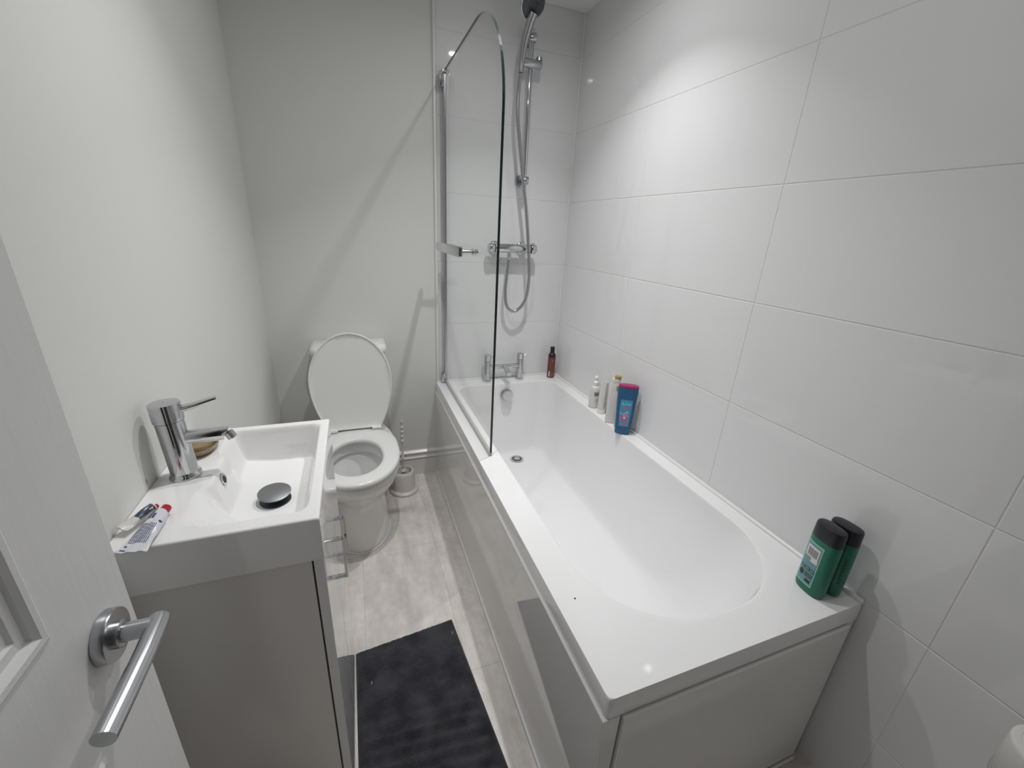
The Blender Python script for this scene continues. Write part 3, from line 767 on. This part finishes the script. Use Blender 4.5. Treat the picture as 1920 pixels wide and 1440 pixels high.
# basin
ba = empty('wash_basin', (-1.31, 0.463, 0.762), 'white ceramic rectangular wash basin on top of the cabinet', 'basin')
BBO = Vector((-1.31, 0.463, 0.762))
BX0, BX1, BY0, BY1, BZ = XL + 0.001, -1.158, 0.262, 0.674, 0.850
def ss(a, b_, x):
    t = min(1, max(0, (x - a) / (b_ - a))); return t * t * (3 - 2 * t)
def bz(x, y):
    # left limit of the bowl: steep at the far side, shallow near, with the tap ledge between
    tapm = ss(0.392, 0.432, y) * (1 - ss(0.515, 0.565, y))
    near = 1 - ss(0.36, 0.44, y)
    xl0 = -1.376 * (1 - tapm) + -1.357 * tapm
    wdt = 0.034 * (1 - near) + 0.10 * near
    wdt = wdt * (1 - tapm) + 0.024 * tapm
    fl = ss(xl0, xl0 + wdt, x)
    fr = 1 - ss(-1.206, -1.176, x)
    fn = ss(0.288, 0.335, y); ff = 1 - ss(0.632, 0.656, y)
    k = fl * fr * fn * ff
    depth = 0.072 + 0.010 * ss(-1.36, -1.27, x)
    r = BZ - depth * k
    # raised fine lip just inside the rim
    return r
NX, NY = 170, 220
bm = bmesh.new(); g = []
bev = 0.004
for j in range(NY + 1):
    row = []
    y = BY0 + bev + (BY1 - BY0 - 2 * bev) * j / NY
    for i in range(NX + 1):
        x = BX0 + (BX1 - bev - BX0) * i / NX
        row.append(bm.verts.new((x, y, bz(x, y))))
    g.append(row)
for j in range(NY):
    for i in range(NX): bm.faces.new((g[j][i], g[j][i + 1], g[j + 1][i + 1], g[j + 1][i]))
loop = [g[0][i] for i in range(NX + 1)] + [g[j][NX] for j in range(1, NY + 1)] + [g[NY][i] for i in range(NX - 1, -1, -1)] + [g[j][0] for j in range(NY - 1, 0, -1)]
def outw(p, e, z):
    x, y = p.x, p.y
    if y < BY0 + bev + 1e-5: y = BY0 + bev - e
    if y > BY1 - bev - 1e-5: y = BY1 - bev + e
    if x > BX1 - bev - 1e-5: x = BX1 - bev + e
    return (x, y, z)
prev = loop
for k in range(1, 5):
    a_ = pi / 2 * k / 4
    cur = [bm.verts.new(outw(v_.co, bev * sin(a_), BZ - bev * (1 - cos(a_)))) for v_ in loop]
    bridge(bm, prev, cur); prev = cur
cur = [bm.verts.new((p.co.x, p.co.y, 0.7625)) for p in prev]; bridge(bm, prev, cur)
bm.faces.new(cur[::-1])
off(BBO, bm); fin('bowl', bm, 'ceramic', ba, angle=88)
d = empty('basin_waste', Vector((-1.262, 0.462, 0.770)) - BBO, label='round satin chrome pop-up waste'); d.parent = ba
surf_ring('waste_flange', (0, 0, -0.002), (0, 0, 1), [(0.030, 0), (0.030, 0.002), (0.022, 0.003)], 'darkgrey', d)
surf_ring('waste_stem', (0, 0, 0), (0, 0, 1), [(0.012, 0), (0.012, 0.014)], 'black', d)
surf_ring('waste_cap', (0, 0, 0.016), (0.03, -0.08, 1), [(0.020, -0.004), (0.031, 0.0), (0.0315, 0.0025), (0.028, 0.004), (0.01, 0.0055), (0.001, 0.006)], 'matt_steel', d)
d = empty('overflow_ring', Vector((-1.3495, 0.470, 0.829)) - BBO, label='small chrome overflow ring'); d.parent = ba
surf_ring('ring', (0.0, 0, 0), (1, 0, 0.25), [(0.0135, -0.004), (0.0135, 0.002), (0.0125, 0.003), (0.0080, 0.003), (0.0080, 0.0)], 'chrome', d)
surf_ring('hole', (0.0, 0, 0), (1, 0, 0.25), [(0.0079, 0.0), (0.0079, 0.0022)], 'hole', d)

# basin mixer
bt = empty('basin_tap', (-1.407, 0.470, BZ), 'chrome single-lever mixer tap standing on the wash basin', 'tap')
AX = Vector((-0.045, 0.0, 1)).normalized()
bm = bmesh.new(); lathe(bm, [(0.0265, 0), (0.0265, 0.004), (0.0250, 0.006), (0.0235, 0.008), (0.0225, 0.012), (0.0225, 0.117)], (0, 0, 0.0003), AX, 48); fin('tap_body', bm, 'chrome', bt)
bm = bmesh.new(); lathe(bm, [(0.0230, 0.118), (0.0243, 0.119), (0.0243, 0.150), (0.0236, 0.153), (0.012, 0.1545), (0.001, 0.155)], (0, 0, 0), AX, 48, c1=False); fin('tap_cap', bm, 'chrome', bt)
bm = bmesh.new()
c = AX * 0.141
P = [c + Vector((0.018, 0.004, -0.004)), c + Vector((0.042, 0.010, 0.0)), c + Vector((0.064, 0.016, 0.005)), c + Vector((0.075, 0.019, 0.007))]
rs = []
for i, p in enumerate(P):
    hw = [0.008, 0.0075, 0.007, 0.0055][i]; hh = [0.0062, 0.0052, 0.0045, 0.0040][i]
    rs.append(ring(bm, [p + Vector((-0.2 * a_, a_, b_)) for a_, b_ in superell(hw, hh, 20, 3)]))
for a, b_ in zip(rs, rs[1:]): bridge(bm, a, b_)
cap(bm, rs[0][::-1]); cap(bm, rs[-1]); fin('tap_lever', bm, 'chrome', bt)
bm = bmesh.new()
c = AX * 0.083
A0, A1 = c + Vector((0.012, 0, -0.002)), c + Vector((0.092, 0.006, -0.004))
rs = []
for t, cut in ((0, 0), (0.5, 0), (0.80, 0), (1, 1)):
    p = A0.lerp(A1, t)
    rs.append(ring(bm, [p + Vector(((-0.9 * (b_ - 0.011) - 0.014) * -0.6 * cut - 0.012 * cut, a_, b_)) for a_, b_ in superell(0.0125, 0.0135, 28, 2.0)]))
for a, b_ in zip(rs, rs[1:]): bridge(bm, a, b_)
cap(bm, rs[0][::-1]); cap(bm, rs[-1])
fin('tap_spout', bm, 'chrome', bt)
bm = bmesh.new(); lathe(bm, [(0.0085, -0.006), (0.0085, 0.007), (0.0068, 0.007), (0.0065, 0.004)], A1 + Vector((-0.004, 0, -0.004)), (0.45, 0, -1), 24); fin('aerator', bm, 'satin', bt)

# soap dish behind the tap
o = empty('soap_dish', (-1.408, 0.572, BZ), 'small oval olive-gold soap dish behind the basin tap', 'soap dish')
bm = bmesh.new(); prof = [(0.55, 0.0), (0.75, 0.003), (0.92, 0.010), (1.0, 0.018), (0.97, 0.0185), (0.88, 0.011), (0.6, 0.006), (0.05, 0.005)]
rs = [ring(bm, [(x * s * (1 + 0.015 * sin(9 * k)), y * s, z) for k, (x, y) in enumerate(superell(0.034, 0.050, 48, 2.1))]) for s, z in prof]
for a, b_ in zip(rs, rs[1:]): bridge(bm, a, b_)
cap(bm, rs[0][::-1]); cap(bm, rs[-1]); fin('dish', bm, 'soap', o)
bm = bmesh.new()
rs = [ring(bm, [(x * s, y * s, z) for x, y in superell(0.026, 0.040, 40, 2.5)]) for s, z in ((0.85, 0.0075), (1.0, 0.011), (1.0, 0.017), (0.92, 0.023), (0.6, 0.026), (0.1, 0.027))]
for a, b_ in zip(rs, rs[1:]): bridge(bm, a, b_)
cap(bm, rs[0][::-1]); cap(bm, rs[-1])
sp = fin('soap_bar', bm, 'soap'); sp.location = (-1.408, 0.572, BZ); tag(sp, 'olive-gold bar of soap lying in the dish behind the tap', 'soap')

# ------------------------------------------------------------------ toothpaste tubes
def toothpaste(root, A, B, Wd, up, mats, capm, capr=0.0075, caplen=0.013, printed=True, sag=0.0):
    """A = crimped end centre, B = shoulder centre; flat side up"""
    A = Vector(A); B = Vector(B); ax = (B - A); Ln = ax.length; ax.normalize(); side = Vector(up).cross(ax).normalized(); nn = ax.cross(side).normalized()
    bm = bmesh.new(); rs = []; N = 16
    def prof(t): return Wd * (1 - t) + 0.0115 * t if t > 0.0 else Wd
    def half(t): return (Wd * (1 - 0.50 * t)) * (1 - ss(0.86, 1.0, t)) + 0.0085 * ss(0.86, 1.0, t)
    def thick(t): return 0.0012 + 0.0095 * ss(0.05, 0.85, t)
    def wob(a_, t): return 0.0012 * sin(a_ * 420 + t * 9) * (1 - t) - sag * (1 - t) ** 2
    for i in range(N + 1):
        t = i / N; hw = half(t); hh = thick(t)
        rs.append(ring(bm, [A + ax * Ln * t + side * a_ + nn * (b_ + wob(a_, t)) for a_, b_ in superell(hw, hh, 28, 2.0 if t > .9 else 2.3)]))
    for a, b_ in zip(rs, rs[1:]): bridge(bm, a, b_)
    cap(bm, rs[0][::-1]); cap(bm, rs[-1]); off(root.location, bm)
    fin('tube_body', bm, mats, root, angle=60)
    bm = bmesh.new(); lathe(bm, [(capr * 0.8, 0), (capr, 0.002), (capr * 0.95, caplen), (capr * 0.8, caplen + 0.001)], B + ax * 0.001, ax, 24); off(root.location, bm)
    fin('tube_cap', bm, capm, root)
    def fn(u, v_):  # u along tube (0..1), v_ across metres
        hw = half(u); a_ = max(-hw * .98, min(hw * .98, v_)); hh = thick(u) * (max(0, 1 - abs(a_ / hw) ** 2.3)) ** (1 / 2.3)
        return A + ax * Ln * u + side * a_ + nn * (hh + wob(a_, u) + 0.0006) - Vector(root.location)
    return fn, Ln
o = empty('toothpaste_tube', (-1.402, 0.29, BZ), 'white toothpaste tube with blue print and red cap overhanging the near edge of the basin', 'toothpaste')
fn, Ln = toothpaste(o, (-1.409, 0.246, 0.8565), (-1.3975, 0.330, 0.8615), 0.0200, (0, 0, 1), 'tubewhite', 'red')
bm = bmesh.new(); rn = random.Random(3)
for k in range(10):
    vv = 0.0110 - k * 0.00235; u = 0.20
    while u < 0.62:
        l = rn.uniform(0.02, 0.075)
        patch(bm, u, min(u + l, 0.64), vv, vv + 0.0011, fn, 3, 1); u += l + 0.012
patch(bm, 0.735, 0.93, 0.004, 0.0085, fn, 4, 2); patch(bm, 0.735, 0.86, -0.001, 0.0025, fn, 4, 2)
fin('small_print', bm, 'navy', o, smooth=False, label='rows of small navy print')
for u, vv, r1 in ((0.68, -0.0115, 0.0019), (0.13, 0.012, 0.0016)):
    bm = bmesh.new()
    c_ = [fn(u + r1 * cos(a_ * pi / 8) / Ln, vv + r1 * sin(a_ * pi / 8)) for a_ in range(16)]; cap(bm, ring(bm, c_))
    fin('print_symbol', bm, 'navy', o, smooth=False)
for u in (0.035, 0.05):
    bm = bmesh.new(); patch(bm, u, u + 0.009, 0.009, 0.016, fn, 1, 3); fin('print_symbol', bm, 'navy', o, smooth=False)
o = empty('toothpaste_tube', (-1.428, 0.34, BZ), 'crumpled cream and dark blue toothpaste tube against the wall behind the printed one', 'toothpaste')
fn, Ln = toothpaste(o, (-1.440, 0.300, 0.8625), (-1.4165, 0.349, 0.8612), 0.0105, (0.15, -0.2, 1), 'cream', 'red', 0.0045, 0.006)
bm = bmesh.new(); patch(bm, 0.45, 0.95, -0.0085, 0.003, fn, 8, 4); fin('dark_band', bm, 'teal_foil', o, smooth=False, label='dark blue-grey band')

# ------------------------------------------------------------------ bottles
def loft_bottle(bm, levels, p=2.6, n=56):
    rs = [ring(bm, [(x, y, z) for x, y in superell(a, b_, n, p)]) for z, a, b_ in levels]
    for a, b_ in zip(rs, rs[1:]): bridge(bm, a, b_)
    cap(bm, rs[0][::-1]); cap(bm, rs[-1])
def face_fn(levels, p, eps=0.0004, front=-1):
    """map (u = local x on the broad side, v = z) to the surface of the lofted bottle, broad face towards local -y"""
    def f(u, z):
        for (z0, a0, b0), (z1, a1, b1) in zip(levels, levels[1:]):
            if z0 <= z <= z1:
                t = (z - z0) / max(1e-9, z1 - z0); a = a0 + (a1 - a0) * t; b_ = b0 + (b1 - b0) * t; break
        else: a, b_ = levels[-1][1:]
        x = max(-a * .999, min(a * .999, u))
        y = b_ * (max(0, 1 - abs(x / a) ** p)) ** (1 / p)
        return Vector((x * (-front) if False else x, front * (y + eps), z))
    return f

# blue shampoo
lv = [(0.000, 0.028, 0.017), (0.003, 0.031, 0.019), (0.03, 0.0325, 0.0205), (0.09, 0.036, 0.022), (0.15, 0.0395, 0.0225), (0.19, 0.041, 0.022), (0.207, 0.0405, 0.0215)]
o = empty('shampoo_bottle', (-0.056, 0.915, BH), 'blue shampoo bottle with cyan label and magenta top leaning by the tiled wall', 'bottle', rz=radians(-34))
bm = bmesh.new(); loft_bottle(bm, lv); fin('bottle_body', bm, 'blue', o)
bm = bmesh.new(); loft_bottle(bm, [(0.2075, 0.0405, 0.0215), (0.212, 0.0400, 0.021), (0.2155, 0.037, 0.019), (0.217, 0.030, 0.015)]); fin('bottle_cap', bm, 'magenta', o)
f = face_fn(lv, 2.6)
bm = bmesh.new()
patch(bm, -0.0235, 0.0235, 0.040, 0.158, lambda u, z: f(u * (0.84 + 0.16 * ss(0.04, 0.12, z)), z), 14, 12); fin('label_panel', bm, 'cyan', o, smooth=False)
f2 = face_fn(lv, 2.6, 0.0009)
text_on('ELVIVE', 0.0125, lambda u, v_: f2(u, 0.139 + v_ * 1.15), 'palecyan', o, 0.0003)
bm = bmesh.new(); patch(bm, -0.016, 0.015, 0.121, 0.1265, f2, 6, 1); fin('pink_line', bm, 'pink', o, smooth=False)
bm = bmesh.new(); patch(bm, -0.013, 0.014, 0.047, 0.052, f2, 6, 1); fin('pink_line', bm, 'pink', o, smooth=False)
bm = bmesh.new()
def ringpatch(cx, cz, w_, h_, th, f_):
    patch(bm, cx - w_, cx + w_, cz - h_, cz - h_ + th, f_, 6, 1); patch(bm, cx - w_, cx + w_, cz + h_ - th, cz + h_, f_, 6, 1)
    patch(bm, cx - w_, cx - w_ + th, cz - h_ + th, cz + h_ - th, f_, 1, 4); patch(bm, cx + w_ - th, cx + w_, cz - h_ + th, cz + h_ - th, f_, 1, 4)
ringpatch(-0.001, 0.080, 0.0145, 0.0165, 0.0085, f2); fin('flower_print', bm, 'pink', o, smooth=False)
bm = bmesh.new(); f3 = face_fn(lv, 2.6, 0.0012)
patch(bm, -0.005, 0.003, 0.075, 0.085, f3, 3, 2)
def stroke(pts, wd, fn_):
    for (a, b_) in zip(pts, pts[1:]):
        dx, dz = b_[0] - a[0], b_[1] - a[1]; l = sqrt(dx * dx + dz * dz); nx, nz_ = -dz / l * wd / 2, dx / l * wd / 2
        vs = ring(bm, [fn_(a[0] + nx, a[1] + nz_), fn_(a[0] - nx, a[1] - nz_), fn_(b_[0] - nx, b_[1] - nz_), fn_(b_[0] + nx, b_[1] + nz_)]); bm.faces.new(vs)
stroke([(-0.004, 0.095), (0.002, 0.103), (0.007, 0.109), (0.010, 0.107), (0.010, 0.101), (0.006, 0.096)], 0.0024, f3)
stroke([(-0.022, 0.098), (-0.015, 0.098), (-0.008, 0.093), (0.0, 0.089), (0.012, 0.089)], 0.0018, f3)
fin('ribbon_print', bm, 'lightblue', o, smooth=False)

# four pale bottles behind it
o = empty('soap_bottle', (-0.030, 1.195, BH), 'small white bottle with ball-shaped lid and black letters, farthest of the pale bottles', 'bottle', rz=radians(-30))
pfb = [(0.022, 0), (0.0245, 0.002), (0.0245, 0.085), (0.0235, 0.097), (0.019, 0.106), (0.0115, 0.110), (0.0110, 0.112)]
bm = bmesh.new(); lathe(bm, pfb, n=40); fin('bottle_body', bm, 'bottlewhite', o)
bm = bmesh.new(); lathe(bm, [(0.0115, 0.1125), (0.0125, 0.116), (0.0125, 0.128), (0.0085, 0.132), (0.005, 0.134), (0.0050, 0.139), (0.008, 0.141), (0.0095, 0.147), (0.0085, 0.153), (0.005, 0.157), (0.001, 0.158)], n=32, c1=False)
fin('bottle_lid', bm, 'plastic', o)
def cyl(r_, eps=0.0005): return lambda u, z: Vector((sin(u / r_) * (r_ + eps), -cos(u / r_) * (r_ + eps), z))
cf = cyl(0.0245)
text_on('BK', 0.025, lambda u, v_: cf(u * 0.85 + 0.010, 0.072 + v_), 'black_print', o, 0.0006)
bm = bmesh.new(); patch(bm, 0.004, 0.018, 0.044, 0.046, cf, 5, 1); patch(bm, 0.006, 0.016, 0.037, 0.0385, cf, 5, 1); fin('small_print', bm, 'grey_print', o, smooth=False)
bm = bmesh.new(); lathe(bm, [(0.0249, 0.0), (0.0249, 0.004)], n=40, c0=False, c1=False); fin('base_ring', bm, 'pearl', o)

o = empty('lotion_tube', (-0.034, 1.118, BH), 'pale tube standing on its cap with grey edge, beside the ball-lid bottle', 'tube', rz=radians(-38))
lv = [(0.022, 0.0185, 0.0165), (0.06, 0.0185, 0.014), (0.11, 0.0188, 0.009), (0.15, 0.019, 0.0035), (0.158, 0.019, 0.0012)]
bm = bmesh.new(); loft_bottle(bm, lv, 2.1); fin('tube_body', bm, 'bottlewhite', o)
bm = bmesh.new(); loft_bottle(bm, [(0, 0.0165, 0.0150), (0.002, 0.0175, 0.016), (0.020, 0.0182, 0.0165), (0.0215, 0.0175, 0.016)], 2.1); fin('tube_cap', bm, 'plastic', o)
f = face_fn(lv, 2.1)
bm = bmesh.new(); patch(bm, 0.0085, 0.0172, 0.030, 0.150, f, 3, 10); fin('grey_stripe', bm, 'pearl', o, smooth=False, label='grey stripe down one side')

o = empty('conditioner_bottle', (-0.044, 1.022, BH), 'tall white bottle with gold flip top between the pale tube and the blue bottle', 'bottle', rz=radians(-38))
lv = [(0, 0.022, 0.015), (0.003, 0.0245, 0.0175), (0.10, 0.0245, 0.0175), (0.178, 0.0235, 0.0165), (0.184, 0.0215, 0.0145)]
bm = bmesh.new(); loft_bottle(bm, lv, 3.2); fin('bottle_body', bm, 'bottlewhite', o)
bm = bmesh.new(); loft_bottle(bm, [(0.1845, 0.0195, 0.0135), (0.190, 0.0195, 0.0135), (0.202, 0.019, 0.013), (0.206, 0.0175, 0.012)], 3.0); fin('bottle_collar', bm, 'cream', o)
bm = bmesh.new(); box(bm, -0.007, 0.021, -0.012, 0.012, 0.2062, 0.219, 0.003); fin('flip_top', bm, 'goldcap', o)
f = face_fn(lv, 3.2)
bm = bmesh.new(); patch(bm, 0.007, 0.019, 0.155, 0.178, f, 3, 3); fin('gold_print', bm, 'gold', o, smooth=False)

o = empty('cream_bottle', (-0.046, 0.968, BH), 'low rounded pearl-grey bottle half hidden behind the blue shampoo', 'bottle', rz=radians(-40))
bm = bmesh.new(); loft_bottle(bm, [(0, 0.011, 0.009), (0.003, 0.013, 0.011), (0.04, 0.0165, 0.012), (0.09, 0.017, 0.012), (0.125, 0.013, 0.0105), (0.133, 0.010, 0.009)], 2.2); fin('bottle_body', bm, 'pearl', o)
bm = bmesh.new(); loft_bottle(bm, [(0.1335, 0.0085, 0.008), (0.145, 0.0085, 0.008), (0.147, 0.007, 0.007)], 2.2); fin('bottle_cap', bm, 'plastic', o)

# amber bottle in the corner
o = empty('body_wash_bottle', (-0.052, 1.640, BH), 'slim amber brown bottle with black cap in the far corner of the bath', 'bottle', rz=radians(-25))
bm = bmesh.new(); lathe(bm, [(0.019, 0), (0.0215, 0.003), (0.0215, 0.118), (0.0212, 0.120)], n=40); fin('bottle_body', bm, 'amber', o)
bm = bmesh.new(); lathe(bm, [(0.0214, 0.1205), (0.0214, 0.128), (0.018, 0.140), (0.013, 0.145)], n=40); fin('bottle_shoulder', bm, 'amberdark', o)
bm = bmesh.new(); lathe(bm, [(0.0125, 0.1455), (0.0125, 0.176), (0.0115, 0.179)], n=32); fin('bottle_cap', bm, 'black', o)
cf = cyl(0.0215)
bm = bmesh.new(); patch(bm, -0.020, 0.030, 0.012, 0.0135, cf, 10, 1); patch(bm, -0.020, 0.030, 0.022, 0.023, cf, 10, 1); fin('gold_lines', bm, 'gold', o, smooth=False)
bm = bmesh.new(); patch(bm, -0.012, -0.006, 0.008, 0.040, cf, 2, 6); fin('white_label', bm, 'white_print', o, smooth=False)
bm = bmesh.new(); patch(bm, 0.004, 0.012, 0.098, 0.104, cf, 2, 2); fin('logo_mark', bm, 'pink', o, smooth=False)

# two green shower gels at the near end
def green(loc, rz, label, marks):
    o = empty('shower_gel_bottle', loc, label, 'bottle', rz=rz)
    lv = [(0, 0.029, 0.0165), (0.003, 0.0325, 0.019), (0.01, 0.034, 0.0200), (0.120, 0.034, 0.0200), (0.148, 0.0335, 0.0195)]
    bm = bmesh.new(); loft_bottle(bm, lv, 2.5); fin('bottle_body', bm, 'green', o)
    bm = bmesh.new(); loft_bottle(bm, [(0.1485, 0.0335, 0.0195), (0.180, 0.0325, 0.0190), (0.184, 0.031, 0.0178), (0.1852, 0.028, 0.0155)], 2.5); fin('bottle_cap', bm, 'black', o)
    return o, lv
o, lv = green((-0.0915, 0.070, BH), radians(-97), 'green shower gel bottle with black cap and barcode label at the near bath end', True)
f1 = face_fn(lv, 2.5, 0.0004); f2 = face_fn(lv, 2.5, 0.0007); f3 = face_fn(lv, 2.5, 0.0010)
U0, U1 = -0.028, 0.014
bm = bmesh.new(); patch(bm, U0, U1, 0.020, 0.134, f1, 14, 8); fin('label_border', bm, 'mint', o, smooth=False)
bm = bmesh.new(); patch(bm, U0 + 0.0022, U1 - 0.0022, 0.024, 0.1305, f2, 14, 8); fin('label_field', bm, 'slate', o, smooth=False)
bm = bmesh.new(); patch(bm, U0 + 0.005, U1 - 0.005, 0.094, 0.124, f3, 10, 3)
patch(bm, U0 + 0.022, U1 - 0.004, 0.084, 0.094, f3, 8, 1); fin('white_box', bm, 'white_print', o, smooth=False)
bm = bmesh.new(); f4 = face_fn(lv, 2.5, 0.0013); u = U0 + 0.009; k = 0
while u < U1 - 0.009:
    w_ = [0.0010, 0.0018, 0.0007, 0.0014][k % 4]; patch(bm, u, u + w_, 0.098, 0.118, f4, 1, 2); u += w_ + [0.0009, 0.0006, 0.0012][k % 3]; k += 1
fin('barcode', bm, 'grey_print', o, smooth=False)
bm = bmesh.new()
ringpatch(-0.0195, 0.0625, 0.0045, 0.0045, 0.0014, f3); ringpatch(-0.0075, 0.0625, 0.0055, 0.0045, 0.0014, f3); ringpatch(0.0055, 0.0625, 0.006, 0.0045, 0.0016, f3)
for q in range(4): patch(bm, -0.009, 0.011, 0.0515 - q * 0.0032, 0.0530 - q * 0.0032, f3, 6, 1)
patch(bm, -0.004, 0.009, 0.028, 0.036, f3, 5, 2)
cc = [f3(-0.0175 + 0.0060 * cos(a_ * pi / 10), 0.046 + 0.0080 * sin(a_ * pi / 10)) for a_ in range(20)]
cap(bm, ring(bm, cc)); fin('label_print', bm, 'black_print', o, smooth=False)
o, lv = green((-0.0475, 0.064, BH), radians(-90), 'plain-sided green shower gel bottle squeezed between the labelled green one and tiled wall', False)
f1 = face_fn(lv, 2.5, 0.0005)
bm = bmesh.new()
for q in range(7): stroke([(0.026, 0.112 - q * 0.0105), (0.0305, 0.108 - q * 0.0105), (0.026, 0.104 - q * 0.0105)], 0.0018, f1)
fin('dark_marks', bm, 'black_print', o, smooth=False)

# ------------------------------------------------------------------ bath mat
bm = bmesh.new()
c00, c10, c11, c01 = (-1.152, -0.10), (-0.757, -0.075), (-0.832, 0.700), (-1.158, 0.668)
NU, NV = 60, 110; g = []
for j in range(NV + 1):
    row = []; v_ = j / NV
    for i in range(NU + 1):
        u = i / NU
        x = (c00[0] * (1 - u) + c10[0] * u) * (1 - v_) + (c01[0] * (1 - u) + c11[0] * u) * v_
        y = (c00[1] * (1 - u) + c10[1] * u) * (1 - v_) + (c01[1] * (1 - u) + c11[1] * u) * v_
        e = min(u, 1 - u) * 0.38; e2 = min(v_, 1 - v_) * 0.77; ee = min(e, e2)
        z = 0.004 + 0.008 * min(1, ee / 0.006) ** 0.5
        rib = 0.0030 * sin((y + 0.08 * x) * 2 * pi / 0.036) * ss(0.48, 0.36, y) if y < 0.48 else 0
        z += (rib if ee > 0.02 else 0) + random.uniform(-0.0011, 0.0011) * (ee > 0)
        if ee <= 0: z = 0.0005
        row.append(bm.verts.new((x, y, z)))
    g.append(row)
for j in range(NV):
    for i in range(NU): bm.faces.new((g[j][i], g[j][i + 1], g[j + 1][i + 1], g[j + 1][i]))
loop = [g[0][i] for i in range(NU + 1)] + [g[j][NU] for j in range(1, NV + 1)] + [g[NV][i] for i in range(NU - 1, -1, -1)] + [g[j][0] for j in range(NV - 1, 0, -1)]
bm.faces.new(loop[::-1])
o = fin('bath_mat', bm, 'mat', angle=80)
tag(o, 'charcoal grey cotton bath mat lying on the floor beside the bath', 'bath mat')
for (x, y) in ((-0.846, 0.636), (-1.115, 0.545)):
    bm = bmesh.new()
    tube(bm, smooth_path([(x, y, 0.0125), (x + 0.003, y + 0.003, 0.0145), (x + 0.002, y + 0.009, 0.0125)], 3), 0.0007, 5)
    fin('lint_thread', bm, 'lint', o, smooth=False, label='white lint thread')

# ------------------------------------------------------------------ toilet roll on a holder (bottom right corner of the picture)
RC = Vector((-0.066, -0.325, 0.530))
o = empty('toilet_roll', RC, 'white toilet roll with brown card core standing against the tiled wall', 'toilet roll')
bm = bmesh.new(); lathe(bm, [(0.020, 0.045), (0.055, 0.047), (0.0575, 0.045), (0.058, 0.040), (0.058, -0.045), (0.055, -0.048), (0.020, -0.048), (0.020, 0.045)], n=64, c0=False, c1=False)
fin('paper', bm, 'paper', o, angle=60)
bm = bmesh.new()
for rr_ in (0.036, 0.047): lathe(bm, [(rr_ - 0.001, 0.0460), (rr_, 0.0470), (rr_ + 0.001, 0.0460)], n=64, c0=False, c1=False)
fin('wound_edge', bm, 'paper', o)
bm = bmesh.new(); lathe(bm, [(0.0202, 0.044), (0.0185, 0.0445), (0.0185, -0.047), (0.0202, -0.047)], n=40, c0=False, c1=False); fin('core', bm, 'card', o)
o = empty('roll_holder', (0.012, -0.325, 0.470), 'chrome wall bracket with a round plate under the toilet roll', 'toilet roll holder')
bm = bmesh.new(); lathe(bm, [(0.022, 0), (0.022, 0.006), (0.018, 0.008)], (-0.0125, 0, 0), (-1, 0, 0), 28)
tube(bm, smooth_path([(-0.006, 0, 0), (-0.05, 0, 0), (-0.066, 0, 0.0), (-0.078, 0, 0.0)], 5), 0.005, 14); fin('bracket_arm', bm, 'chrome', o)
bm = bmesh.new(); lathe(bm, [(0.034, 0), (0.034, 0.004)], (-0.078, 0, 0.0055), (0, 0, 1), 32); fin('support_disc', bm, 'chrome', o)

# small marks
bm = bmesh.new(); lathe(bm, [(0.0022, 0), (0.0018, 0.0012), (0.0006, 0.0018)], (-0.653, 0.217, BH), (0, 0, 1), 10)
tag(fin('crumb', bm, 'crumb'), 'tiny black speck on the near rim of the bath', 'speck')
bm = bmesh.new(); cap(bm, ring(bm, [(XL + 0.0004, 0.432 + 0.003 * cos(a_ * pi / 6), 0.867 + 0.0065 * sin(a_ * pi / 6)) for a_ in range(12)]))
struct(fin('wall_left_mark', bm, 'mark', smooth=False))

# ------------------------------------------------------------------ ceiling downlights
for (lx, ly, pw, lab), lamp in zip(LIGHT_SPOTS, LAMPS):
    o = empty('ceiling_light', (lx, ly, ZC), lab, 'ceiling light')
    bm = bmesh.new(); lathe(bm, [(0.031, -0.003), (0.036, -0.005), (0.042, -0.0045), (0.044, -0.0005), (0.031, -0.0005)], n=40, c0=False, c1=False)
    fin('bezel', bm, 'plastic', o)
    for q in lamp: q.parent = o; q.location = (0, 0, -0.0045)
